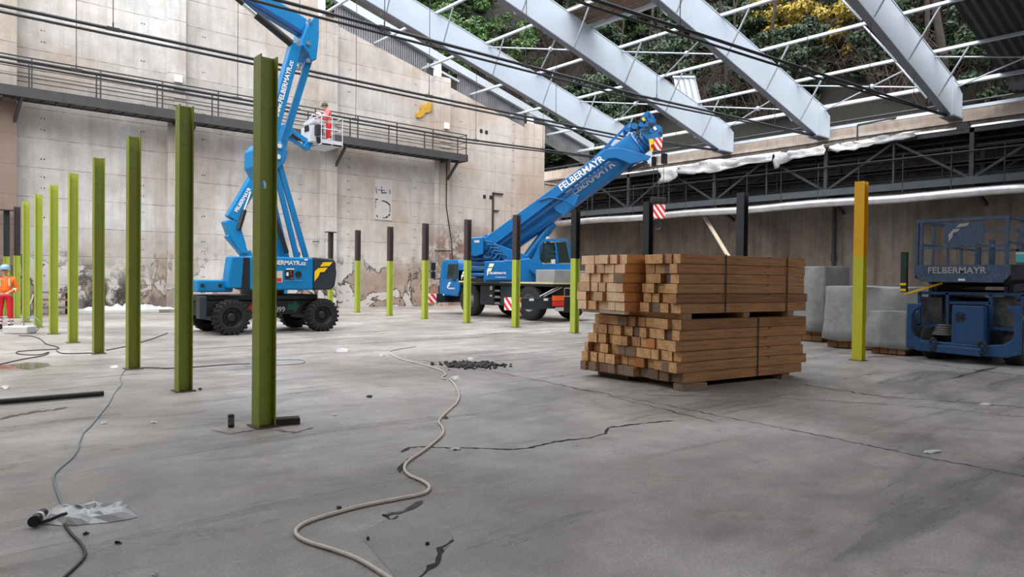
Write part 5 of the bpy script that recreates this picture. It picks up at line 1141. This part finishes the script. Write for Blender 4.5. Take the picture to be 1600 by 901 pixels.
# ================================================================== PEOPLE
def person(name, label, loc, rotz, P, look, base=None):
    """P: joint dict (local metres, +y forward)."""
    M = Matrix.Translation(V(loc)) @ Matrix.Rotation(rotz, 4, 'Z'); R3 = M.to_3x3()
    t = thing(name, label, 'person', loc)
    def skin(nm, chains, m, sub=2):
        vs, es, rs = [], [], []; idx = {}
        for ch in chains:
            prev = None
            for (p_, r_) in ch:
                k = tuple(round(c_, 4) for c_ in p_)
                if k not in idx: idx[k] = len(vs); vs.append(V(p_)); rs.append(r_)
                if prev is not None and prev != idx[k]: es.append((prev, idx[k]))
                prev = idx[k]
        me = bpy.data.meshes.new(nm); me.from_pydata([tuple(v) for v in vs], es, []); o = bpy.data.objects.new(nm, me); C.objects.link(o)
        md = o.modifiers.new('s', 'SKIN'); md.use_smooth_shade = True
        for i, sv in enumerate(me.skin_vertices[0].data):
            r_ = rs[i]; sv.radius = r_ if isinstance(r_, tuple) else (r_, r_); sv.use_root = (i == 0)
        o.modifiers.new('sub', 'SUBSURF').levels = sub; o.modifiers[-1].render_levels = sub
        bpy.context.view_layer.update(); ev = o.evaluated_get(bpy.context.evaluated_depsgraph_get()); m2 = bpy.data.meshes.new_from_object(ev)
        bpy.data.objects.remove(o); m2.transform(Matrix.Rotation(rotz, 4, 'Z')); m2.name = nm; m2.materials.clear(); m2.materials.append(m)
        ob = bpy.data.objects.new(nm, m2); C.objects.link(ob); ob.parent = t; return ob
    def solid(nm, q, m):   # q in local coords
        q.v = [M @ p_ for p_ in q.v]; return q.build(nm, m, t)
    J = {k: V(v) for k, v in P.items()}
    pel, ch_, nk, hd = J['pelvis'], J['chest'], J['neck'], J['head']; fw = V(J.get('face', (0, 1, 0))).normalized()
    body = [[(pel, (.13, .10)), (pel.lerp(ch_, .5), (.115, .09)), (ch_, (.15, .10)), (nk, .055), (nk.lerp(hd, .45), .052), (hd+V((0, 0, -.02)), (.075, .09)), (hd+V((0, 0, .05)), (.074, .088)), (hd+V((0, 0, .09)), (.05, .06))]]
    for s_ in 'lr':
        sh, el, wr = J['sh_'+s_], J['el_'+s_], J['wr_'+s_]
        body.append([(ch_, (.15, .10)), (sh, .062), (sh.lerp(el, .5), .05), (el, .042), (wr, .03)])
        d_ = (wr-el).normalized(); hnd = wr+d_*.07; body.append([(wr, .03), (wr+d_*.04, (.036, .022)), (hnd, (.04, .02))])
        sd = d_.cross(V((0, 0, 1))); sd = sd.normalized() if sd.length > .1 else V((1, 0, 0)); dn = sd.cross(d_).normalized(); dn = dn if dn.z < 0 else -dn
        for k in range(4):
            b_ = hnd+sd*(.03-.02*k); L = (.07, .08, .076, .06)[k]; body.append([(hnd, (.04, .02)), (b_, .010), (b_+d_*L*.5+dn*.008, .009), (b_+d_*L*.75+dn*.035, .008)])
        b_ = wr+d_*.035+sd*.035; body.append([(wr+d_*.04, (.036, .022)), (b_, .011), (b_+sd*.02+d_*.03, .010), (b_+sd*.02+d_*.055+dn*.01, .009)])
        hp, kn, an, to = J['hip_'+s_], J['kn_'+s_], J['an_'+s_], J['toe_'+s_]
        body.append([(pel, (.13, .10)), (hp, .085), (hp.lerp(kn, .5), .075), (kn, .055), (kn.lerp(an, .4), .055), (an, .036), (to, .03)])
    skin('body', body, SKIN)
    # clothing
    jac = [[(pel+V((0, 0, .02)), (.165, .13)), (pel.lerp(ch_, .5), (.16, .13)), (ch_, (.18, .135)), (nk+V((0, 0, -.03)), .085)]]
    tro = [[(pel+V((0, 0, .06)), (.15, .12)), (pel, (.155, .125))]]
    for s_ in 'lr':
        sh, el, wr = J['sh_'+s_], J['el_'+s_], J['wr_'+s_]; jac.append([(ch_, (.18, .135)), (sh, .085), (sh.lerp(el, .5), .07), (el, .062), (wr.lerp(el, .12), .05)])
        hp, kn, an = J['hip_'+s_], J['kn_'+s_], J['an_'+s_]; tro.append([(pel, (.155, .125)), (hp, .105), (hp.lerp(kn, .5), .098), (kn, .08), (kn.lerp(an, .5), .078), (an+V((0, 0, .03)), .072)])
    skin('jacket', jac, look['jacket']); skin('trousers', tro, look['trousers'])
    if look.get('bands'):
        q = MB()
        for s_ in 'lr':
            kn, an = J['kn_'+s_], J['an_'+s_]
            for f_ in (.55, .78): c_ = kn.lerp(an, f_); q.cyl(c_-(an-kn).normalized()*.03, c_+(an-kn).normalized()*.03, .086, n=14, caps=False)
            el, wr = J['el_'+s_], J['wr_'+s_]; c_ = el.lerp(wr, .45); dd_ = (wr-el).normalized()*.03; q.cyl(c_-dd_, c_+dd_, .064, n=12, caps=False)
            sh = J['sh_'+s_]; q.tube([sh.lerp(nk, .45)+fw*.13+V((0, 0, -.03)), sh.lerp(pel, .45)*1.0+fw*.10, ], .022, 6)
        solid('reflective_band', q, REFL)
    q = MB()
    for s_ in 'lr':
        an, to = J['an_'+s_], J['toe_'+s_]; d_ = V((to.x-an.x, to.y-an.y, 0)).normalized()
        q.cyl(an+V((0, 0, .1)), an+V((0, 0, -.02)), .062, .06, 12); q.sphere(an+d_*.02+V((0, 0, -.035)), .062, (1, 1, .75)); q.sphere(to+V((0, 0, -.01)), .058, (1, 1, .62)); q.beam(an-d_*.05+V((0, 0, -.045)), to+d_*.02+V((0, 0, -.03)), .1, .06)
    lo_ = min(p_.z for p_ in q.v); solid('boot', q, look.get('boots', BOOT))
    # face
    side = fw.cross(V((0, 0, 1))).normalized(); q = MB()
    q.sphere(hd+fw*.095+V((0, 0, -.015)), .018, (1, 1, 1.3)); q.sphere(hd+fw*.03+V((0, 0, -.085)), .05, (1, 1.1, .6))
    for s2 in (-1, 1): q.sphere(hd+side*s2*.083, .028, (.5, .8, 1.2))
    solid('nose_and_ears', q, SKIN)
    q = MB()
    for s2 in (-1, 1): q.sphere(hd+fw*.088+side*s2*.032+V((0, 0, .015)), .011)
    q.obox(hd+fw*.094+V((0, 0, -.055)), side*.024, fw*.004, (0, 0, .004)); solid('eyes_and_mouth', q, paint('dark_features', (.05, .02, .02), .5))
    if look.get('helmet'):
        q = MB(); c_ = hd+V((0, 0, .05)); q.lathe([(.125, 0), (.128, .03), (.12, .075), (.095, .115), (.05, .14), (0, .148)], c_, (0, 0, 1), 20); q.lathe([(0, .0), (.135, -.005), (.138, .008), (.125, .012)], c_, (0, 0, 1), 20)
        q.obox(c_+fw*.14+V((0, 0, .0)), side*.07, fw*.04, (0, 0, .006)); solid('helmet', q, look['helmet'])
    else:
        q = MB(); q.sphere(hd-fw*.012+V((0, 0, .045)), .098, (1, 1, .95)); q.sphere(hd-fw*.04+V((0, 0, -.01)), .085, (1, 1, .9)); solid('hair', q, look['hair'])
    if look.get('gloves'):
        q = MB()
        for s_ in 'lr': d_ = (J['wr_'+s_]-J['el_'+s_]).normalized(); q.sphere(J['wr_'+s_]+d_*.05, .055); q.cyl(J['wr_'+s_]-d_*.08, J['wr_'+s_]+d_*.03, .056, .048, 10)
        solid('glove_cuff', q, look['gloves'])
    return t
stand = dict(pelvis=(0, 0, .98), chest=(0, 0, 1.33), neck=(0, 0, 1.5), head=(0, .02, 1.64), sh_l=(-.2, 0, 1.42), sh_r=(.2, 0, 1.42), el_l=(-.28, -.02, 1.13), el_r=(.29, .0, 1.13), wr_l=(-.12, .2, 1.05), wr_r=(.16, .2, 1.03),
             hip_l=(-.1, 0, .92), hip_r=(.1, 0, .92), kn_l=(-.12, .04, .5), kn_r=(.12, .03, .5), an_l=(-.13, 0, .09), an_r=(.13, .0, .09), toe_l=(-.15, .15, .05), toe_r=(.16, .15, .05), face=(0, 1, .02))
pp = G(8, 513.5); ang_ = math.atan2(-pp.x, pp.y)
tp = person('person', 'worker in orange jacket, red trousers and pale helmet standing at left edge', (pp.x, pp.y, 0), math.pi+ang_+rad(0)-.1, stand, dict(jacket=ORJ, trousers=REDT, helmet=HELM, bands=True))
q = MB()   # phone / radio held at the chest
w2 = dict(stand); w2.update(chest=(0, .06, 1.3), neck=(0, .1, 1.46), head=(0, .17, 1.58), el_l=(-.25, .14, 1.12), el_r=(.25, .14, 1.12), wr_l=(-.12, .4, 1.25), wr_r=(.1, .42, 1.28), face=(0, 1, -.3), sh_l=(-.19, .05, 1.39), sh_r=(.19, .05, 1.39))
person('person', 'worker in salmon jacket and red trousers leaning forward in the raised basket', (12.85, Yb-.15, BZ+.05), rad(75), w2, dict(jacket=SALM, trousers=REDT, helmet=paint('olive_cap', srgb(84, 84, 70), .8), bands=True, gloves=GLOV))
sit = dict(pelvis=(0, 0, .12), chest=(0, .02, .46), neck=(0, .03, .62), head=(0, .05, .76), sh_l=(-.19, 0, .54), sh_r=(.19, 0, .54), el_l=(-.24, .1, .28), el_r=(.24, .1, .28), wr_l=(-.18, .33, .3), wr_r=(.18, .33, .3),
           hip_l=(-.09, .02, .1), hip_r=(.09, .02, .1), kn_l=(-.12, .36, .12), kn_r=(.12, .36, .12), an_l=(-.12, .38, -.28), an_r=(.12, .38, -.28), toe_l=(-.12, .5, -.3), toe_r=(.12, .5, -.3), face=(0, 1, 0))
ps_ = PS(854, 406, -.95)
person('person', 'grey-haired crane operator in blue clothes seated inside the crane cab', (ps_.x, ps_.y, ps_.z+.02), math.atan2(-A_.x, A_.y), sit, dict(jacket=DENM, trousers=DENM, hair=HAIR))

# ================================================================== FLOOR DETAILS
def ground_tube(pix, r, name, m, label, cat, group=None, sub=6):
    P_ = [G(x, y, r) for x, y in pix]; pts = []
    for i in range(len(P_)-1):
        p0, p1, p2, p3 = P_[max(i-1, 0)], P_[i], P_[i+1], P_[min(i+2, len(P_)-1)]
        for k in range(sub): u = k/sub; pts.append(.5*((2*p1)+(p2-p0)*u+(2*p0-5*p1+4*p2-p3)*u*u+(3*p1-p0-3*p2+p3)*u**3))
    pts.append(P_[-1]); q = MB()
    for p_ in pts: p_.z = max(p_.z, r)
    q.tube(pts, r, 8); return tag(q.build(name, m), label, cat, group)
ground_tube([(625, 915), (600, 897), (560, 873), (520, 858), (484, 847), (464, 836), (465, 824), (490, 811), (560, 791), (620, 779), (662, 770), (671, 760), (660, 751), (640, 742), (632, 732), (638, 720), (664, 702), (690, 680), (692, 668), (686, 657), (702, 640), (714, 628), (717, 616), (710, 600), (702, 592)], .013, 'hose', HOSE, 'beige hose winding across the middle of the concrete floor', 'hose')
ground_tube([(697, 592), (690, 590), (696, 584), (686, 577), (660, 569), (625, 560), (608, 550), (622, 545), (650, 541)], .012, 'hose', HOSE, 'far thin end of pale hose near the dark rubble patch', 'hose')
ground_tube([(98, 790), (88, 765), (84, 745), (92, 733), (112, 716), (123, 700), (124, 692), (131, 676), (143, 664), (158, 645), (170, 630), (180, 612), (190, 600), (188, 593), (190, 585), (196, 577)], .007, 'cable', CABG, 'grey cable running from the third green post to the plastic bag', 'cable', 'cables on the floor')
ground_tube([(96, 905), (118, 885), (130, 872), (133, 862), (126, 848), (112, 834), (102, 820), (100, 806)], .009, 'cable', CABK, 'black cable running from the plastic bag towards the bottom edge', 'cable', 'cables on the floor')
ground_tube([(0, 569), (30, 562), (68, 555), (76, 550), (60, 554), (30, 553), (28, 549), (55, 547), (88, 545), (90, 542), (72, 537), (64, 530), (50, 525), (30, 524)], .01, 'cable', CABK, 'dark looped cable lying beyond the puddle at left', 'cable', 'cables on the floor')
ground_tube([(88, 547), (100, 552), (145, 551)], .01, 'cable', CABK, 'short dark cable ending at the fourth green post', 'cable', 'cables on the floor')
ground_tube([(218, 574), (245, 574.5), (262, 575), (300, 573.5), (360, 569), (392, 568)], .008, 'cable', CABK, 'thin dark cable running right past the second green post', 'cable', 'cables on the floor')
ground_tube([(430, 570), (460, 569), (476, 566), (470, 562), (430, 562)], .007, 'cable', CABG, 'grey cable loop right of the nearest green post', 'cable', 'cables on the floor')
ground_tube([(166, 547), (200, 540), (235, 530), (262, 520)], .01, 'cable', CABK, 'thin cable running diagonally past the third green post', 'cable', 'cables on the floor')
# steel pipe lying on floor
a, b_ = G(-60, 632, .04), G(162, 614, .04); q = MB(); q.cyl(a, b_, .035, n=12); tag(q.build('steel_pipe', BLK), 'black steel pipe lying on the floor at the left edge', 'pipe')
# cracks and patches in the floor (one mesh each, children of the floor)
def strip(pix, wpx, m, name, seed, z=.003):
    rng = random.Random(seed); q = MB(); L_ = []; R_ = []; pts = []
    for (x0, y0), (x1, y1) in zip(pix, pix[1:]):
        n_ = max(2, int(math.hypot(x1-x0, y1-y0)/7))
        for k in range(n_): pts.append((x0+(x1-x0)*k/n_+rng.uniform(-1.5, 1.5), y0+(y1-y0)*k/n_+rng.uniform(-.8, .8)))
    pts.append(pix[-1]); P_ = [G(*p_) for p_ in pts]
    for i, p_ in enumerate(P_):
        d_ = (P_[min(i+1, len(P_)-1)]-P_[max(i-1, 0)]).normalized(); s_ = V((-d_.y, d_.x, 0)); w_ = wpx*rng.uniform(.3, 1.5)*(.35 if i in (0, len(P_)-1) else 1)
        L_.append(V((p_.x, p_.y, z))+s_*w_); R_.append(V((p_.x, p_.y, z))-s_*w_*rng.uniform(.3, 1))
    n_ = len(L_); q.add(L_+R_, [(i, n_+i, n_+i+1, i+1) for i in range(n_-1)]); o = q.build(name, m, FLO); return o
def patch(pix, m, name, z=.002):
    q = MB(); P_ = [G(*p_) for p_ in pix]; P_ = [V((p_.x, p_.y, z)) for p_ in P_]; q.add(P_, [tuple(range(len(P_)))]); return q.build(name, m, FLO)
patch([(590, 868), (560, 835), (600, 812), (636, 812), (645, 821), (680, 822), (700, 826), (708, 838), (702, 852), (688, 866), (676, 884), (652, 905), (620, 905)], TOPP, 'floor_patch')
strip([(628, 706), (640, 699), (668, 698), (700, 700), (730, 700), (760, 701), (800, 702), (830, 699), (868, 690), (920, 684), (946, 677), (952, 668), (980, 664), (1010, 661), (1052, 657)], .02, CRK, 'floor_crack', 1)
strip([(624, 738), (628, 728), (636, 720), (640, 716)], .022, CRK, 'floor_crack', 2)
strip([(598, 806), (615, 803), (632, 800), (648, 790), (660, 782)], .026, RUBL, 'floor_crack', 3)
strip([(598, 804), (610, 812), (622, 806)], .016, CRK, 'floor_crack', 4)
strip([(655, 902), (668, 890), (682, 880), (687, 866), (690, 857), (702, 849), (709, 843)], .02, CRK, 'floor_crack', 5)
strip([(870, 600), (1000, 625), (1100, 645), (1300, 684), (1450, 715), (1640, 752)], .012, RUBL, 'floor_joint', 6)
strip([(640, 560), (740, 575), (870, 600), (1000, 630), (1120, 660)], .012, RUBL, 'floor_joint', 9)
strip([(1000, 617), (1200, 620), (1420, 634), (1640, 655)], .010, RUBL, 'floor_joint', 7)
strip([(0, 655), (30, 648), (60, 643), (85, 640), (105, 636)], .05, DIRT, 'dirt_streak', 8)
strip([(1250, 600), (1380, 620), (1500, 628), (1640, 640)], .02, RUBL, 'floor_joint', 12)
strip([(1280, 548), (1400, 560), (1500, 575), (1640, 592)], .03, RUBL, 'floor_joint', 13)
strip([(1490, 590), (1530, 580), (1560, 573)], .03, CRK, 'floor_crack', 14)
strip([(430, 672), (460, 676), (490, 668)], .02, DIRT, 'dirt_streak', 10); strip([(330, 672), (360, 678), (395, 672)], .02, DIRT, 'dirt_streak', 11)
# puddle
patch([(-30, 578), (-5, 571), (20, 569), (45, 566), (75, 567), (80, 571), (62, 575), (45, 578), (25, 575), (0, 577)], WAT, 'puddle', .004)
# rubble heap
rng = random.Random(5); q = MB(); rr = []
c_ = G(737, 571)
q = MB()
for k in range(260):
    p_ = c_+cr*rng.gauss(0, .28)+V((cw.x, cw.y, 0)).normalized()*rng.gauss(0, .22); s_ = rng.uniform(.01, .05); q.sphere(V((p_.x, p_.y, s_*.5)), s_, (rng.uniform(.6, 1.3), rng.uniform(.6, 1.3), rng.uniform(.4, .9)), 5, 4)
tag(q.build('rubble', RUBL), 'low patch of dark grey rubble on the floor left of the timber stack', 'rubble', kind='stuff')
# can, dark brick, litter
p_ = G(361, 667); q = MB(); t = thing('drink_can', 'small black and silver can standing near the nearest green post', 'can', (p_.x, p_.y, 0))
q.lathe([(0, 0), (.028, 0), (.033, .012), (.033, .125), (.027, .137), (0, .137)], (p_.x, p_.y, 0), (0, 0, 1), 16); q.build('can_body', BLK, t)
q = MB(); q.lathe([(.0335, .03), (.0335, .11)], (p_.x, p_.y, 0), (0, 0, 1), 16)
q.build('can_print', paint('can_print', srgb(110, 105, 96), .4, var=.6, scale=60), t)
q = MB(); a, b_ = G(431, 666, .0), G(474, 663, 0); d_ = (b_-a); q.beam(a+V((0, .1, .035)), b_+V((0, .1, .035)), .14, .07); tag(q.build('wood_block', paint('dark_block', srgb(58, 48, 44), .9, var=.3), bevel=.006), 'dark rectangular block lying right of the nearest green post', 'block')
def crumple(pix, h, name, m, label, cat, seed, group=None, base=.004):
    rng = random.Random(seed); q = MB(); P_ = [G(*p_) for p_ in pix]; c_ = sum(P_, V((0, 0, 0)))/len(P_); n_ = len(P_); vs = []
    for ring in range(6):
        f_ = 1-ring/6
        for p_ in P_:
            v = c_.lerp(p_, f_); v.z = base+(0 if ring == 0 else h*(.35+rng.uniform(0, .8)*(1 if ring < 4 else .7))); vs.append(v+V((rng.uniform(-.012, .012), rng.uniform(-.012, .012), 0)))
    vs.append(V((c_.x, c_.y, h*.6))); fs = [(r_*n_+k, r_*n_+(k+1) % n_, (r_+1)*n_+(k+1) % n_, (r_+1)*n_+k) for r_ in range(5) for k in range(n_)]+[(5*n_+k, 5*n_+(k+1) % n_, 6*n_) for k in range(n_)]
    fs.append(tuple(range(n_))[::-1])
    q.add(vs, fs); return tag(q.build(name, m), label, cat, group)
crumple([(66, 818), (72, 806), (82, 796), (95, 792), (108, 797), (125, 796), (150, 793), (172, 793), (185, 789), (198, 788), (197, 794), (204, 800), (212, 808), (200, 812), (170, 816), (140, 818), (118, 822), (98, 821)], .045, 'plastic_bag', PLAS, 'crumpled translucent white plastic bag lying on the floor at lower left', 'bag', 4)
t = thing('cable_connector', 'black cable connector with pale ring lying on the plastic bag', 'connector', G(58, 812))
q = MB(); q.cyl(G(55, 812, .05), G(68, 800, .06), .028, n=12); q.cyl(G(52, 815, .04), G(60, 808, .04), .034, n=12); q.build('plug', BLK, t)
q = MB(); q.cyl(G(60, 807.5, .055), G(62.5, 805.5, .056), .031, n=12); q.build('ring', WHT, t)
q = MB(); q.tube([G(53, 814, .03), G(60, 817, .02), G(80, 811, .06), G(95, 804, .08), G(103, 802, .07)], .011, 8); q.build('lead', CABK, t)
for i, (cx, cy, sx_, sy_, m_, lab) in enumerate([(535, 548, 14, 3, PLAS, 'white crumpled plastic beyond the nearest green post'), (597, 555, 8, 2, PLAS, 'small white scrap beside the far hose end'), (711, 592, 9, 4, PLAS, 'small clear plastic bag beside the hose loop'), (712, 702, 10, 2, PAPR, 'white scrap beside the long floor crack'),
        (180, 573, 8, 3, PAPR, 'pale folded scrap left of the third green post'), (8, 605, 7, 3, PAPR, 'white scrap beyond the black pipe at left edge'), (1455, 706, 16, 3, PAPR, 'white scrap on the floor at the right foreground'), (162, 661, 6, 2, PAPR, 'tiny pale scrap by the grey cable'), (240, 660, 8, 2, PAPR, 'thin pale scrap left of the can'), (243, 897, 4, 2.5, PAPR, 'tiny white scrap at the bottom edge'),
        (522, 648, 5, 2, PAPR, 'tiny pale chip right of the dark block'), (1540, 632, 12, 2, PAPR, 'pale scrap on the floor below the scissor lift'), (735, 562, 8, 2, PLAS, 'pale film strip at the rubble edge'), (577, 620, 6, 2.5, CRK, 'small dark lump in the middle floor'), (697, 653, 4, 2, DIRT, 'small brown lump beside the hose bend'), (135, 835, 6, 1.5, CRK, 'dark chip below the plastic bag'), (184, 849, 6, 1.2, CRK, 'thin dark sliver below right of the bag'), (574, 843, 3, 2, CRK, 'tiny black stone inside the hose bend'), (668, 851, 3, 2, CRK, 'tiny black stone near the lower crack'), (312, 608, 3, 2, CRK, 'small black stone right of the second green post'), (530, 795, 4, 1.5, CRK, 'tiny dark chip above the hose')]):
    r3 = random.Random(i); crumple([(cx+sx_*math.cos(k*.785)*r3.uniform(.6, 1.1), cy+sy_*math.sin(k*.785)*r3.uniform(.6, 1.1)) for k in range(8)], .012 if m_ != PLAS else .03, 'litter', m_, lab, 'litter', 40+i, 'litter on the floor')
for i in range(60):   # grit
    pass
# welding machine near the worker
p_ = G(32, 521); t = thing('welding_unit', 'small pale case with looped leads on the floor beside the standing worker', 'machine', (p_.x, p_.y, 0))
q = MB(); q.obox(p_+V((0, .1, .1)), cr*.32, V((cw.x, cw.y, 0)).normalized()*.2, (0, 0, .1)); q.build('case', PAPR, t, bevel=.03)
for s_ in (-.45, .3): q = MB(); q.tube([p_+cr*(s_+.22*math.cos(k*.6))+V((0, 0, .24+.2*math.sin(k*.6))) for k in range(11)], .014, 6); q.build('looped_lead', CABG, t)
# plastic sheeting & pallets at the wall base
q = MB(); a = PY(104, 487, 32.2); b_ = PY(262, 487, 31.6)
tag(MB().box(a.x, b_.x-.3, 31.7, 32.3, .0, .12).build('panel_pack', PAPR, bevel=.02), 'flat pale wrapped panels lying along the gable wall base', 'panels')
def heap(x0, x1, y0, y1, h, seed, label, zb_=.13):
    rng = random.Random(seed); q = MB(); nx_, ny_ = 26, 7; vs = []
    for i in range(nx_+1):
        for j in range(ny_+1):
            e_ = math.sin(math.pi*j/ny_)*(.25+.75*math.sin(math.pi*i/nx_)); vs.append((x0+(x1-x0)*i/nx_+rng.uniform(-.05, .05), y0+(y1-y0)*j/ny_, .0+zb_+h*e_*rng.uniform(.3, 1)))
    q.add(vs, [(i*(ny_+1)+j, (i+1)*(ny_+1)+j, (i+1)*(ny_+1)+j+1, i*(ny_+1)+j+1) for i in range(nx_) for j in range(ny_)]); tag(q.build('plastic_sheeting', PLAS), label, 'plastic sheet')
heap(4.9, 8.5, 31.75, 32.3, .3, 3, 'crumpled white plastic sheeting on the panels by the gable wall')
heap(8.9, 9.9, 31.9, 32.4, .15, 5, 'small heap of white plastic sheeting right of the second pilaster', .0)
for l in range(3):
    t = thing('pallet', f'weathered wooden pallet stacked by the gable wall, {["lowest", "middle", "topmost"][l]} of the stack', 'pallet', (4.1, 31.9, .15*l), 'stacked pallets'); z = .15*l+l*.15
    z = l*.3; t.location.z = z
    q = MB(); q.box(3.55, 4.75, 31.5, 32.3, z+.24, z+.29); q.build('top_boards', WOLD, t)
    q = MB()
    for x in (3.55, 4.08, 4.61): q.box(x, x+.14, 31.5, 32.3, z+.0, z+.24)
    q.build('block', WOLD, t); q = MB(); q.box(3.55, 4.75, 31.5, 31.6, z, z+.03); q.build('bottom_board', WOLD, t)
q = MB(); q.beam((3.35, 31.3, 0), (3.2, 32.3, 2.3), .12, .05); tag(q.build('leaning_board', DK), 'dark board leaning at the wall behind the left post row', 'board')
q = MB(); q.beam((3.25, 31.4, 0), (3.7, 32.35, 1.1), .05, .05); tag(q.build('leaning_lath', PAPR), 'thin pale lath leaning at the wall behind the left post row', 'lath')
